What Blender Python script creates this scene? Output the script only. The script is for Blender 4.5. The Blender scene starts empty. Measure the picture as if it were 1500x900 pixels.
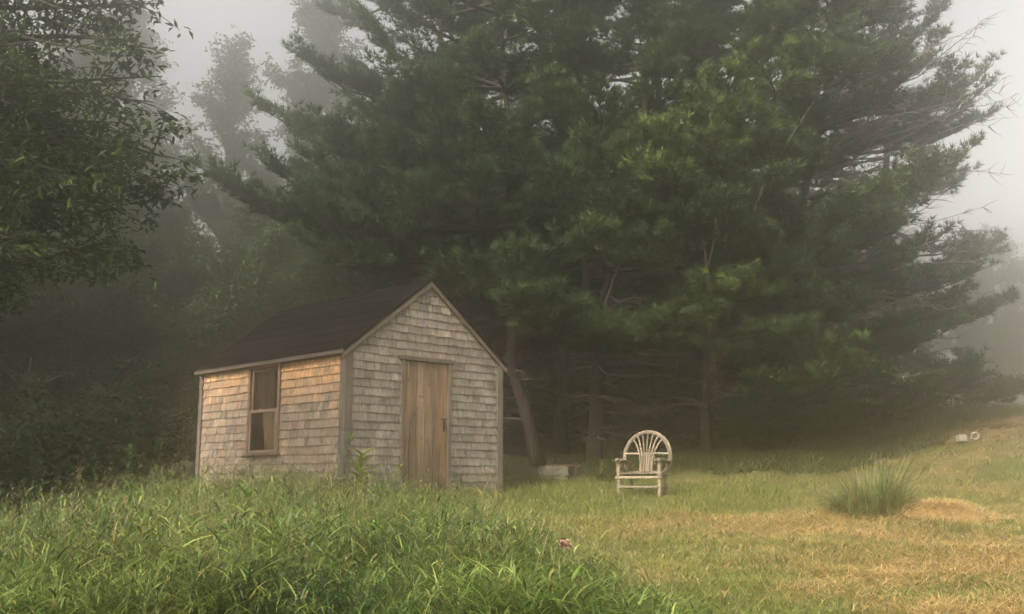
import bpy, math
import numpy as np
R = np.random.default_rng
PI = math.pi
sc = bpy.context.scene
COL = sc.collection

# ------------------------------------------------------------------ camera numbers
W0, H0, F = 1500.0, 900.0, 1503.0
PITCH = math.radians(9.63)
CP, SP = math.cos(PITCH), math.sin(PITCH)
CAMZ = 1.5
def ray(px, py):
    u, v = px - W0/2, H0/2 - py
    return np.array([u, F*CP - v*SP, F*SP + v*CP])
def P(px, py, Y):
    """world point seen at photo pixel px,py at distance Y"""
    r = ray(px, py); return r*(Y/r[1]) + np.array([0, 0, CAMZ])

# ------------------------------------------------------------------ noise and terrain
def vnoise(x, y, seed=0):
    x = np.asarray(x, float); y = np.asarray(y, float)
    xi = np.floor(x).astype(np.int64); yi = np.floor(y).astype(np.int64)
    xf = x-xi; yf = y-yi
    xf = xf*xf*(3-2*xf); yf = yf*yf*(3-2*yf)
    def h(a, b):
        n = (a*374761393 + b*668265263 + seed*1442695041) & 0x7fffffff
        n = ((n ^ (n >> 13))*1274126177) & 0x7fffffff
        return ((n ^ (n >> 16)) & 0xffff)/65535.0
    return (h(xi, yi)*(1-xf)+h(xi+1, yi)*xf)*(1-yf)+(h(xi, yi+1)*(1-xf)+h(xi+1, yi+1)*xf)*yf
def fbm(x, y, seed=0, o=4):
    s = 0; a = .5; t = 0
    for i in range(o):
        s = s+a*vnoise(x*2**i, y*2**i, seed+i*17); t += a; a *= .55
    return s/t
def sm(x, a, b):
    t = np.clip((np.asarray(x, float)-a)/(b-a), 0, 1); return t*t*(3-2*t)
PY = np.array([-60, -10, 0, 7, 11, 14, 16, 18, 20, 25, 35, 60, 120, 400])
PZ = np.array([-4, -2.2, -1.5, -.87, -.52, -.30, -.20, .02, .28, .85, 1.9, 3.6, 6, 8])
def gz(x, y):
    x = np.asarray(x, float); y = np.asarray(y, float)
    z = np.zeros(np.broadcast(x, y).shape)
    for k in (-1.2, -.6, 0, .6, 1.2):
        z = z+np.interp(y+k, PY, PZ)/5
    z = z*1.0
    left = sm(-x, 4.5, 9)*sm(y, 4, 9)                    # the ground falls off into the wood on the left
    z = z-left*.55
    right = sm(x, 5, 13)*sm(y, 11, 22)
    z = z+right*.50
    amp = sm(y, 2, 5)*(1-sm(y, 30, 60))
    z = z+amp*((fbm(x*.9, y*.9, 5)-.5)*.16+(fbm(x*3.1, y*3.1, 9)-.5)*.06)
    z = z+amp*sm(x, .5, 2)*(np.sin(y*2.6+x*.35+2.5*fbm(x*.4, y*.4, 3))*.012)
    return z+CAMZ
def gz1(x, y): return float(gz(np.array([x]), np.array([y]))[0])
def on_ground(px, py):
    r = ray(px, py); ys = np.linspace(4, 60, 1200)
    p = r[None]*(ys/r[1])[:, None]+np.array([0, 0, CAMZ])
    d = p[:, 2]-gz(p[:, 0], p[:, 1]); i = int(np.argmax(d < 0))
    return p[i, 0], p[i, 1]

# ------------------------------------------------------------------ mesh helpers
def tag(o, label=None, cat=None, group=None, kind=None):
    if label: o['label'] = label
    if cat: o['category'] = cat
    if group: o['group'] = group
    if kind: o['kind'] = kind
    return o
def mesh_np(name, V, loops, sizes, cols=None, smooth=False):
    me = bpy.data.meshes.new(name)
    V = np.ascontiguousarray(V, np.float32)
    me.vertices.add(len(V)); me.vertices.foreach_set('co', V.ravel())
    loops = np.ascontiguousarray(loops, np.int32).ravel(); sizes = np.ascontiguousarray(sizes, np.int32)
    me.loops.add(len(loops)); me.loops.foreach_set('vertex_index', loops)
    st = np.concatenate([[0], np.cumsum(sizes)[:-1]]).astype(np.int32)
    me.polygons.add(len(sizes)); me.polygons.foreach_set('loop_start', st)
    me.polygons.foreach_set('loop_total', sizes)
    if cols is not None:
        a = me.color_attributes.new('Col', 'FLOAT_COLOR', 'POINT')
        c = np.ones((len(V), 4), np.float32); c[:, :3] = cols
        a.data.foreach_set('color', c.ravel())
    me.update(calc_edges=True)
    me.polygons.foreach_set('use_smooth', np.full(len(sizes), smooth))
    return me
def link(name, me, mat, parent=None, loc=None):
    o = bpy.data.objects.new(name, me); COL.objects.link(o)
    if mat is not None and len(me.materials) == 0: me.materials.append(mat)
    if parent is not None: o.parent = parent
    if loc is not None: o.location = loc
    return o
def empty(name, loc=(0, 0, 0), rz=0):
    o = bpy.data.objects.new(name, None); COL.objects.link(o)
    o.location = loc; o.rotation_euler = (0, 0, rz); o.empty_display_size = .1
    return o

class MB:
    """collects polygons, builds one mesh"""
    def __init__(s): s.v = []; s.f = []; s.c = []; s.n = 0
    def add(s, v, f, c=(1, 1, 1)):
        v = np.asarray(v, float).reshape(-1, 3)
        s.v.append(v); s.f += [tuple(int(i)+s.n for i in q) for q in f]
        s.c.append(np.broadcast_to(np.asarray(c, float), (len(v), 3))); s.n += len(v)
    def box(s, lo, hi, c=(1, 1, 1), M=None, t=None):
        x0, y0, z0 = lo; x1, y1, z1 = hi
        v = np.array([(x0,y0,z0),(x1,y0,z0),(x1,y1,z0),(x0,y1,z0),(x0,y0,z1),(x1,y0,z1),(x1,y1,z1),(x0,y1,z1)], float)
        if M is not None: v = v@np.asarray(M).T
        if t is not None: v = v+np.asarray(t)
        s.add(v, [(0,3,2,1),(4,5,6,7),(0,1,5,4),(1,2,6,5),(2,3,7,6),(3,0,4,7)], c)
    def tube(s, pts, rad, n=8, c=(1, 1, 1), cap=True, wob=0, seed=0):
        pts = np.asarray(pts, float); m = len(pts)
        rad = np.broadcast_to(np.asarray(rad, float), (m,))
        tg = np.gradient(pts, axis=0); tg /= np.linalg.norm(tg, axis=1, keepdims=True)+1e-9
        ref = np.array([0, 0, 1.]) if abs(tg[0][2]) < .9 else np.array([1., 0, 0])
        a = np.cross(tg[0], ref); a /= np.linalg.norm(a); rg = R(seed)
        vs = []
        for i in range(m):
            a = a-tg[i]*a.dot(tg[i]); a /= np.linalg.norm(a); b = np.cross(tg[i], a)
            th = np.arange(n)*2*PI/n
            rr = rad[i]*(1+wob*(rg.random(n)-.5))
            vs.append(pts[i]+(np.cos(th)*rr)[:, None]*a+(np.sin(th)*rr)[:, None]*b)
        f = []
        for i in range(m-1):
            for j in range(n):
                k = (j+1) % n
                f.append((i*n+j, i*n+k, (i+1)*n+k, (i+1)*n+j))
        if cap: f.append(tuple(range(n-1, -1, -1))); f.append(tuple((m-1)*n+j for j in range(n)))
        s.add(np.concatenate(vs), f, c)
    def build(s, name, mat, parent=None, smooth=False, loc=None, bevel=0):
        V = np.concatenate(s.v); C = np.concatenate(s.c)
        me = mesh_np(name, V, np.concatenate([np.array(q) for q in s.f]), np.array([len(q) for q in s.f]), C, smooth)
        o = link(name, me, mat, parent, loc)
        if bevel:
            m = o.modifiers.new('b', 'BEVEL'); m.width = bevel; m.segments = 2; m.limit_method = 'ANGLE'
        return o
def spline(pts, n):
    pts = np.asarray(pts, float); m = len(pts)
    if m == 2:
        t = np.linspace(0, 1, n)[:, None]; return pts[0]*(1-t)+pts[1]*t
    P_ = np.concatenate([[2*pts[0]-pts[1]], pts, [2*pts[-1]-pts[-2]]])
    out = []
    for u in np.linspace(0, m-1-1e-6, n):
        i = int(u); t = u-i; p0, p1, p2, p3 = P_[i:i+4]
        out.append(.5*((2*p1)+(-p0+p2)*t+(2*p0-5*p1+4*p2-p3)*t*t+(-p0+3*p1-3*p2+p3)*t**3))
    return np.array(out)
def unit(v):
    return v/(np.linalg.norm(v, axis=-1, keepdims=True)+1e-9)
def rdir(rg, n):
    return unit(rg.normal(size=(n, 3)))

# ------------------------------------------------------------------ materials
def mat(name):
    m = bpy.data.materials.new(name); m.use_nodes = True
    nt = m.node_tree; nt.nodes.clear()
    out = nt.nodes.new('ShaderNodeOutputMaterial')
    return m, nt, out
def nd(nt, typ, **kw):
    n = nt.nodes.new(typ)
    for k, v in kw.items():
        if k.startswith('i_'): n.inputs[k[2:].replace('_', ' ')].default_value = v
        else: setattr(n, k, v)
    return n
def L(nt, a, b): nt.links.new(a, b)
def attr_col(nt):
    n = nt.nodes.new('ShaderNodeAttribute'); n.attribute_name = 'Col'; return n.outputs['Color']
def mul(nt, a, b, fac=1.0):
    m = nt.nodes.new('ShaderNodeMix'); m.data_type = 'RGBA'; m.blend_type = 'MULTIPLY'; m.inputs[0].default_value = fac
    L(nt, a, m.inputs[6]); L(nt, b, m.inputs[7]); return m.outputs[2]
def ramp(nt, fac, stops):
    r = nt.nodes.new('ShaderNodeValToRGB'); L(nt, fac, r.inputs[0])
    e = r.color_ramp.elements
    while len(e) < len(stops): e.new(.5)
    for k, (p, c) in enumerate(stops):
        e[k].position = p; e[k].color = (*(c if hasattr(c, '__len__') else (c, c, c)), 1)
    return r.outputs[0]
def noise(nt, scale, detail=4, rough=.55, vec=None, stretch=None, coord='Object', dist=0):
    n = nd(nt, 'ShaderNodeTexNoise'); n.inputs['Scale'].default_value = scale
    n.inputs['Detail'].default_value = detail; n.inputs['Roughness'].default_value = rough
    n.inputs['Distortion'].default_value = dist
    tc = nt.nodes.new('ShaderNodeTexCoord'); v = tc.outputs[coord]
    if stretch:
        mp = nt.nodes.new('ShaderNodeMapping'); mp.inputs['Scale'].default_value = stretch
        L(nt, v, mp.inputs[0]); v = mp.outputs[0]
    L(nt, v, n.inputs['Vector']); return n.outputs['Fac']
def mat_leaf(name, trans=.35, gloss=.0, tint=None):
    m, nt, out = mat(name); c = attr_col(nt)
    d = nd(nt, 'ShaderNodeBsdfDiffuse'); t = nd(nt, 'ShaderNodeBsdfTranslucent')
    L(nt, c, d.inputs[0]); L(nt, c, t.inputs[0])
    mx = nd(nt, 'ShaderNodeMixShader'); mx.inputs[0].default_value = trans
    L(nt, d.outputs[0], mx.inputs[1]); L(nt, t.outputs[0], mx.inputs[2]); s = mx.outputs[0]
    if gloss:
        g = nd(nt, 'ShaderNodeBsdfGlossy'); g.inputs['Roughness'].default_value = .45
        g.inputs[0].default_value = (1, 1, 1, 1)
        m2 = nd(nt, 'ShaderNodeMixShader'); m2.inputs[0].default_value = gloss
        L(nt, s, m2.inputs[1]); L(nt, g.outputs[0], m2.inputs[2]); s = m2.outputs[0]
    L(nt, s, out.inputs[0]); return m
def mat_rough(name, base=None, lo=.6, hi=1.25, scale=8, stretch=None, bump=.3, rough=.85, bscale=None, spec=.25, stops=None, dist=0, bdist=.01):
    m, nt, out = mat(name)
    p = nd(nt, 'ShaderNodeBsdfPrincipled'); p.inputs['Roughness'].default_value = rough
    p.inputs['Specular IOR Level'].default_value = spec
    f = noise(nt, scale, 6, .62, stretch=stretch, dist=dist)
    v = ramp(nt, f, stops or [(.28, lo), (.72, hi)])
    c = attr_col(nt)
    if base is not None:
        rgb = nd(nt, 'ShaderNodeRGB'); rgb.outputs[0].default_value = (*base, 1); c = mul(nt, c, rgb.outputs[0])
    c = mul(nt, c, v)
    f3 = noise(nt, scale*.13, 3, .5); v3 = ramp(nt, f3, [(.3, .78), (.7, 1.12)]); c = mul(nt, c, v3)
    L(nt, c, p.inputs['Base Color'])
    if bump:
        f2 = noise(nt, bscale or scale*2, 5, .6, stretch=stretch, dist=dist)
        b = nd(nt, 'ShaderNodeBump'); b.inputs['Strength'].default_value = bump; b.inputs['Distance'].default_value = bdist
        L(nt, f2, b.inputs['Height']); L(nt, b.outputs[0], p.inputs['Normal'])
    L(nt, p.outputs[0], out.inputs[0]); return m

M_NEEDLE = mat_leaf('needles', .3)
M_LEAF = mat_leaf('broad_leaves', .25, 0)
M_GRASS = mat_leaf('grass_blades', .4, .03)
M_STRAW = mat_leaf('dry_straw', .25)
M_BARK = mat_rough('bark', None, .45, 1.35, 9, (1.6, 1.6, .35), .9, .95, bdist=.03)
M_TWIG = mat_rough('grey_twigs', None, .7, 1.2, 20, None, 0)
M_GROUND = mat_rough('soil_and_turf', None, .55, 1.3, 14, None, .6, 1.0, bdist=.03)
M_SHING = mat_rough('weathered_shingle', None, .38, 1.6, 34, (1, 1, .3), .7, .9, bdist=.004)
M_PLANK = mat_rough('weathered_planks', None, .38, 1.5, 30, (1, 1, .07), .7, .85, bdist=.004)
M_TRIM = mat_rough('weathered_trim', None, .6, 1.25, 22, (1, 1, .12), .5, .9, bdist=.004)
M_ROOF = mat_rough('dark_roofing', None, .5, 1.7, 22, None, .5, 1, bdist=.003, spec=0)
M_CHAIR = mat_rough('bare_grey_wood', None, .35, 1.4, 28, None, .8, .85, bdist=.006)
M_STONE = mat_rough('pale_stone', None, .6, 1.2, 14, None, .8, .95, bdist=.02)
M_IRON = mat_rough('rusty_iron', (.06, .045, .035), .6, 1.3, 40, None, .4, .7)
M_CLOTH = mat_rough('old_curtain_cloth', None, .8, 1.1, 12, (3, 3, .3), .2, 1)
M_DARK = mat_rough('dark_interior_boards', (.05, .04, .03), .7, 1.2, 10, None, .2, 1)
def mat_glass():
    m, nt, out = mat('old_window_glass')
    t = nd(nt, 'ShaderNodeBsdfTransparent'); t.inputs[0].default_value = (.8, .82, .8, 1)
    g = nd(nt, 'ShaderNodeBsdfGlossy'); g.inputs['Roughness'].default_value = .04
    fr = nd(nt, 'ShaderNodeFresnel'); fr.inputs[0].default_value = 1.5
    f = noise(nt, 6, 2, .5); b = nd(nt, 'ShaderNodeBump'); b.inputs['Strength'].default_value = .12; b.inputs['Distance'].default_value = .02
    L(nt, f, b.inputs['Height']); L(nt, b.outputs[0], g.inputs['Normal'])
    x = nd(nt, 'ShaderNodeMixShader'); L(nt, fr.outputs[0], x.inputs[0]); L(nt, t.outputs[0], x.inputs[1]); L(nt, g.outputs[0], x.inputs[2])
    L(nt, x.outputs[0], out.inputs[0]); return m
M_GLASS = mat_glass()

# ------------------------------------------------------------------ where is what on the ground
N0 = np.array([-2.27, 14.0]); UU = np.array([.713, .701]); VV = np.array([-.701, .713])
WID, LEN = 2.90, 4.03
def shed_uv(x, y):
    dx = x-N0[0]; dy = y-N0[1]
    return dx*UU[0]+dy*UU[1], dx*VV[0]+dy*VV[1]
def in_shed(x, y, m=.0):
    u, v = shed_uv(x, y); return (u > -m) & (u < WID+m) & (v > -m) & (v < LEN+m)
def tall_zone(x, y):
    """0..1 height factor of the unmown grass"""
    edge = -.22+(13-y)*.22+(fbm(y*1.3, x*.0, 31)-.5)*.5
    a = 1-sm(x-edge, -.9, .15)
    backy = np.interp(x, [-9, -6.3, -5.2, -4.2, -3.6, -2.3], [4.8, 7.2, 9.4, 12.0, 15.6, 19])
    b = 1-sm(y-backy, -1.6, .5)
    u, v = shed_uv(x, y)
    front = 1-sm(np.abs(v), .2, 1.5)*1.0            # lower beside the door wall
    c = 1-.62*(front*sm(u, .3, 1.2))
    c = c*(1-.5*sm(x-edge+1.7, 0, 1.7))*(1-.35*sm(u, -.6, .8)*(1-sm(-v, 2.5, 5)))*(1-.35*sm(-x, 3.2, 5.0))*(1-.35*np.exp(-((x+.7)/1.0)**2-((y-11.3)/2.0)**2))*(1-.45*sm(u, .6, 2.2)*(1-sm(-v, 1.5, 4)))
    return a*b*c
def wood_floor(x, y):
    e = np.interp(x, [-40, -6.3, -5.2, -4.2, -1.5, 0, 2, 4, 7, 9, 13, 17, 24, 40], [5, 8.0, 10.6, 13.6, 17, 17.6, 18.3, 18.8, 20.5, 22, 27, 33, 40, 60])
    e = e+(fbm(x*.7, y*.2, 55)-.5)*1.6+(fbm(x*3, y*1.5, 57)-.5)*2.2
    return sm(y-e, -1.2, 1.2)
def dryness(x, y):
    x = np.asarray(x, float); y = np.asarray(y, float)
    xr = x*.9+y*.42; yr = y*.9-x*.42+1.2*fbm(x*.5, y*.5, 24)
    n = fbm(x*.55+y*.12, y*1.0, 12)*.42+fbm(xr*.9, yr*1.4, 21)*.30+fbm(x*4, y*5, 23)*.28
    d = sm(n, .38, .60)*1.15
    g = lambda cx, cy, sx, sy: np.exp(-((x-cx)/sx)**2-((y-cy)/sy)**2)
    d = d*.62+.16*g(2.6, 11.2, 2.8, 2.2)+.45*g(3.6, 8.8, 1.8, .8)+.5*g(5.5, 9.0, 2.0, 1.2)-.6*g(1.3, 7.2, 1.2, .7)-.5*g(2.2, 14.6, 2.6, 1.0)+.2*g(4.7, 12.6, 1.4, 1.0)
    d = d*(1-.55*sm(y+1.6*(fbm(x*.8, y*.8, 19)-.5)*2, 11.2, 15.2)*(1-sm(x, 3.0, 8)))
    d = d-.45*g(5.6, 14.8, 2.0, .8)-.35*g(0, 14, 1.5, 2.0)
    d = d*sm(x+.5*fbm(x*2, y*2, 8), -1.0, 2.2)
    return np.clip(d, 0, 1)
GREEN = np.array([.165, .225, .05]); GREEN2 = np.array([.27, .29, .075]); DRY = np.array([.50, .385, .165]); SOIL = np.array([.06, .047, .03])

# ------------------------------------------------------------------ ground sheet
def build_ground():
    def axis(a, b, step, far, growth=1.18):
        c = list(np.arange(a, b, step)); s = step; x = a; l = []
        while x > -far: s *= growth; x -= s; l.append(x)
        s = step; x = c[-1]; r = []
        while x < far: s *= growth; x += s; r.append(x)
        return np.array(l[::-1]+c+r)
    xs = axis(-8, 13, .09, 900); ys = axis(4, 27, .09, 900)
    X, Y = np.meshgrid(xs, ys); Z = gz(X, Y)
    V = np.stack([X, Y, Z], -1).reshape(-1, 3)
    nx, ny = len(xs), len(ys)
    i = (np.arange(ny-1)[:, None]*nx+np.arange(nx-1)[None]).ravel()
    loops = np.stack([i, i+1, i+nx+1, i+nx], 1)
    d = dryness(X, Y)[..., None]; wf = wood_floor(X, Y)[..., None]; tz = tall_zone(X, Y)[..., None]
    n = fbm(X*5, Y*5, 77)[..., None]
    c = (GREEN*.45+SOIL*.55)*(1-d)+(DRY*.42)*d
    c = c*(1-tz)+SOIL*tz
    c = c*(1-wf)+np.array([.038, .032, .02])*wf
    c = c*(.75+.5*n)
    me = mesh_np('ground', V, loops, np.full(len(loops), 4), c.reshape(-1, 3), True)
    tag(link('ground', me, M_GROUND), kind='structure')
build_ground()

# ------------------------------------------------------------------ blades
def blades(rg, base, h, az, lean, droop, width, col, seg=4, tipcol=None):
    """curved strips. all arrays of length N"""
    N = len(base); t = np.linspace(0, 1, seg+1)
    d = np.stack([np.cos(az), np.sin(az), np.zeros(N)], 1); s = np.stack([-np.sin(az), np.cos(az), np.zeros(N)], 1)
    tw = rg.uniform(-.9, .9, N)
    s = s*np.cos(tw)[:, None]+d*np.sin(tw)[:, None]
    hor = lean[:, None]*(t+1.2*droop[:, None]*t**2); ver = t-droop[:, None]*.75*t**2.4
    c = base[:, None]+d[:, None]*(hor*h[:, None])[..., None]+np.array([0, 0, 1.])*(ver*h[:, None])[..., None]
    w = width[:, None]*(np.minimum(1, .45+t*3)*(1-t**2.2))
    V = np.empty((N, 2*seg+1, 3))
    V[:, 0:2*seg:2] = (c-s[:, None]*w[..., None]*.5)[:, :-1]
    V[:, 1:2*seg:2] = (c+s[:, None]*w[..., None]*.5)[:, :-1]
    V[:, 2*seg] = c[:, -1]
    k = 2*seg+1; b = (np.arange(N)*k)[:, None]
    fl = []
    for i in range(seg-1): fl.append(np.array([2*i, 2*i+1, 2*i+3, 2*i+2]))
    pat = np.concatenate(fl+[np.array([2*seg-2, 2*seg-1, 2*seg])]); sizes = np.array([4]*(seg-1)+[3])
    loops = (b+pat[None]).ravel(); sizes = np.tile(sizes, N)
    C = np.repeat(col[:, None], k, 1)
    if tipcol is not None:
        tt = np.concatenate([np.repeat(t[:-1], 2), [1]])[None, :, None]
        C = C*(1-tt)+tipcol[:, None]*tt
    return V.reshape(-1, 3), loops, sizes, C.reshape(-1, 3)
def merge(parts):
    off = 0; Vs = []; Ls = []; Ss = []; Cs = []
    for V, l, s, c in parts:
        Vs.append(V); Ls.append(l+off); Ss.append(s); Cs.append(c); off += len(V)
    return np.concatenate(Vs), np.concatenate(Ls), np.concatenate(Ss), np.concatenate(Cs)
def vary(rg, base, n, hv=.12, bv=.3):
    b = np.asarray(base, float)
    return np.clip(b*(1+rg.uniform(-bv, bv, (n, 1)))*(1+rg.uniform(-hv, hv, (n, 3))), .003, .9)

def tall_grass():
    rg = R(3); parts = []
    def sample(n, y0, y1):
        # equal density on the picture, not on the ground
        y = 1/rg.uniform(1/y1, 1/y0, n); x = rg.uniform(-.56, .2, n)*y
        z = tall_zone(x, y); k = (rg.random(n) < z**.8*1.1) & ~in_shed(x, y, .03)
        return x[k], y[k], z[k]
    G1 = np.array([.15, .235, .055]); G2 = np.array([.30, .38, .10]); G3 = np.array([.045, .092, .028]); YL = np.array([.38, .34, .12])
    def colour(x, y, n):
        m = sm(fbm(x*1.6, y*1.6, 61)+rg.uniform(-.12, .12, n), .35, .65)[:, None]
        c = G3*(1-m)+G1*m; yl = sm(vnoise(x*1.1, y*.9, 62), .55, .85)[:, None]; c = c*(1-.5*yl)+np.array([.20, .25, .06])*.5*yl
        q = rg.random(n)[:, None]
        c = np.where(q > .80, G2, c); c = np.where(q > .95, YL, c); c = np.where(q < .28, c*.4, c)
        return np.clip(c*(1+rg.uniform(-.28, .28, (n, 1)))*(1+rg.uniform(-.1, .1, (n, 3))), .004, .9)
    # leafy stems
    x, y, z = sample(30000, 5.3, 17)
    hs = (.24+.36*rg.random(len(x))**1.3+.5*(fbm(x*1.1, y*1.1, 71)-.4)+.22*(rg.random(len(x)) > .955)+.16*(vnoise(x*4.5, y*4.5, 72)-.5))*(.30+.75*z)*np.interp(y, [6, 9, 12, 17], [.85, .86, .92, .92])
    hs = np.maximum(hs, .08)
    base = np.stack([x, y, gz(x, y)-.02], 1); n = len(x)
    az = rg.uniform(0, 2*PI, n); ln = rg.uniform(.05, .45, n)
    c = colour(x, y, n)
    parts.append(blades(rg, base, hs, az, ln, rg.uniform(0, .15, n), np.full(n, .004), c*.9, 4))
    for k in range(8):
        t = rg.uniform(.15, 1.0, n)
        p = base+np.stack([np.cos(az)*ln*t*hs, np.sin(az)*ln*t*hs, t*hs*.97], 1)
        a = rg.uniform(0, 2*PI, n); lh = rg.uniform(.05, .17, n)*(.6+.5*z)
        cc = colour(x, y, n)
        parts.append(blades(rg, p, lh, a, rg.uniform(.35, 1.4, n), rg.uniform(.3, 1.3, n), rg.uniform(.003, .0095, n)*(1+.9*(vnoise(x*1.7, y*1.7, 88) > .66)), cc, 4, cc*np.array([1.15, 1.1, .9])))
    # basal blades
    x, y, z = sample(26000, 5.3, 17); n = len(x)
    base = np.stack([x, y, gz(x, y)-.02], 1)
    h = rg.uniform(.14, .42, n)*(.3+.7*z)
    cc = colour(x, y, n)
    parts.append(blades(rg, base, h, rg.uniform(0, 2*PI, n), rg.uniform(.15, .6, n), rg.uniform(.2, .85, n), rg.uniform(.003, .008, n), cc, 5, cc*np.array([1.2, 1.1, .9])))
    # grasses in flower: thin stalks with a loose pale head
    x, y, z = sample(3000, 6, 17); k = vnoise(x*1.2, y*1.2, 66) > .38; x, y, z = x[k], y[k], z[k]; n = len(x)
    base = np.stack([x, y, gz(x, y)], 1); az = rg.uniform(0, 2*PI, n); ln = rg.uniform(.1, .4, n); h = rg.uniform(.42, .92, n)*(.35+.65*z); dr = rg.uniform(0, .25, n)
    cc = vary(rg, (.24, .27, .11), n, .1, .3)
    parts.append(blades(rg, base, h, az, ln, dr, np.full(n, .0035), cc, 4))
    for k in range(9):
        t = rg.uniform(.80, 1.0, n)
        p = base+np.stack([np.cos(az)*h*(ln*(t+1.2*dr*t**2)), np.sin(az)*h*(ln*(t+1.2*dr*t**2)), h*(t-dr*.75*t**2.4)], 1)
        parts.append(blades(rg, p, rg.uniform(.02, .06, n), rg.uniform(0, 2*PI, n), rg.uniform(.2, 1.2, n), rg.uniform(.2, 1, n), rg.uniform(.003, .006, n), vary(rg, (.33, .30, .15), n, .1, .35), 2))
    # a few dry standing stalks
    x, y, z = sample(1300, 6, 16); n = len(x)
    base = np.stack([x, y, gz(x, y)], 1)
    cc = vary(rg, (.36, .27, .13), n)
    parts.append(blades(rg, base, rg.uniform(.4, .8, n)*(.3+.7*z), rg.uniform(0, 2*PI, n), rg.uniform(.05, .4, n), rg.uniform(0, .3, n), np.full(n, .006), cc, 4))
    me = mesh_np('tall_grass', *merge(parts), smooth=True)
    tag(link('tall_grass', me, M_GRASS), 'lush green unmown tall grass with arching blades filling the lower left', 'tall grass', kind='stuff')
tall_grass()

def lawn():
    rg = R(4); parts = []
    def sample(n, y0, y1, xa=-.5, xb=.56):
        y = 1/rg.uniform(1/y1, 1/y0, n); x = rg.uniform(xa, xb, n)*y
        return x, y
    x, y = sample(330000, 6.2, 34)
    d = dryness(x, y); wf = wood_floor(x, y); tz = tall_zone(x, y)
    k = (rg.random(len(x)) > wf*.93) & (tz < .7) & ~in_shed(x, y, .02)
    x, y, d, wf = x[k], y[k], d[k], wf[k]; n = len(x)
    hz = fbm(x*1.3, y*1.3, 91)
    h = (.03+.055*rg.random(n)+.07*sm(hz, .45, .7)+.05*sm(vnoise(x*5, y*5, 14), .55, .9))*(1-.3*d)*(1+.9*np.exp(-((y-14.6)/2.2)**2)*(x < 4))*(1-.6*np.exp(-((x-1.9)/.6)**2-((y-14.6)/1.2)**2))
    h = h*np.interp(y, [6, 14, 30], [.85, 1.0, 1.7])
    nn = fbm(x*1.1, y*1.9, 33)[:, None]
    g = GREEN*(1-nn)+GREEN2*1.1*nn
    isdry = (rg.random(n) < d*.85+.10)[:, None]
    c = np.where(isdry, DRY*rg.uniform(.35, 1.25, (n, 1)), g*rg.uniform(.45, 1.4, (n, 1)))
    c = c*(1+rg.uniform(-.1, .1, (n, 3)))
    base = np.stack([x, y, gz(x, y)-.005], 1)
    wid = rg.uniform(.0035, .008, n)*np.interp(y, [6, 15, 34], [.9, 1.3, 2.2])
    parts.append(blades(rg, base, h, rg.uniform(0, 2*PI, n), rg.uniform(.1, 1.2, n), rg.uniform(.1, .8, n), wid, c, 2))
    me = mesh_np('lawn_grass', *merge(parts), smooth=True)
    tag(link('lawn_grass', me, M_GRASS), 'short mown lawn grass, green with yellowed patches, right of the shed', 'lawn', kind='stuff')
    # loose clippings
    x, y = sample(110000, 6.3, 30, -.1, .56)
    d = dryness(x, y); k = (rg.random(len(x)) < d**1.3) & (tall_zone(x, y) < .25) & (wood_floor(x, y) < .3)
    x, y = x[k], y[k]; n = len(x)
    base = np.stack([x, y, gz(x, y)+rg.uniform(.0, .05, n)], 1)
    c = vary(rg, (.50, .36, .16), n, .08, .35)
    parts = [blades(rg, base, rg.uniform(.05, .14, n), rg.uniform(0, 2*PI, n), rg.uniform(1.2, 2.2, n)*.6, rg.uniform(.6, 1.3, n), rg.uniform(.003, .006, n)*np.interp(y, [6, 15, 30], [1, 1.4, 2.2]), c, 3)]
    me = mesh_np('dry_clippings', *merge(parts), smooth=True)
    tag(link('dry_clippings', me, M_STRAW), 'scattered golden hay clippings lying on the mown lawn', 'hay', kind='stuff')
    # forest floor litter and low cover
    rg = R(5)
    x, y = sample(70000, 7, 40, -.62, .62); xx_, yy_ = sample(120000, 16, 42, .08, .60); x = np.concatenate([x, xx_]); y = np.concatenate([y, yy_])
    k = (wood_floor(x, y) > .35) & ~in_shed(x, y, .05); x, y = x[k], y[k]; n = len(x)
    base = np.stack([x, y, gz(x, y)], 1)
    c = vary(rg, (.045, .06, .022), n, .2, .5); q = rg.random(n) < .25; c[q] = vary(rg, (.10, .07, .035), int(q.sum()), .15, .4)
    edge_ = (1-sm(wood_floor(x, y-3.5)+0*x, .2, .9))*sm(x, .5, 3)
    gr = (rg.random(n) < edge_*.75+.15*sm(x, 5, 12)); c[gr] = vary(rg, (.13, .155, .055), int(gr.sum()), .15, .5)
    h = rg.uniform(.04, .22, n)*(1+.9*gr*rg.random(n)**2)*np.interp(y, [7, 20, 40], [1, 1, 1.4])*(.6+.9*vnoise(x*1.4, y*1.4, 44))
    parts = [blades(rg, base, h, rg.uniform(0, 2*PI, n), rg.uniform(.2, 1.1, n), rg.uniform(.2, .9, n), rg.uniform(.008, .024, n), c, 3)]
    me = mesh_np('woodland_undergrowth', *merge(parts), smooth=True)
    tag(link('woodland_undergrowth', me, M_GRASS), 'dark low ground cover on the forest floor under the trees', 'undergrowth', kind='stuff')
lawn()

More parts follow.
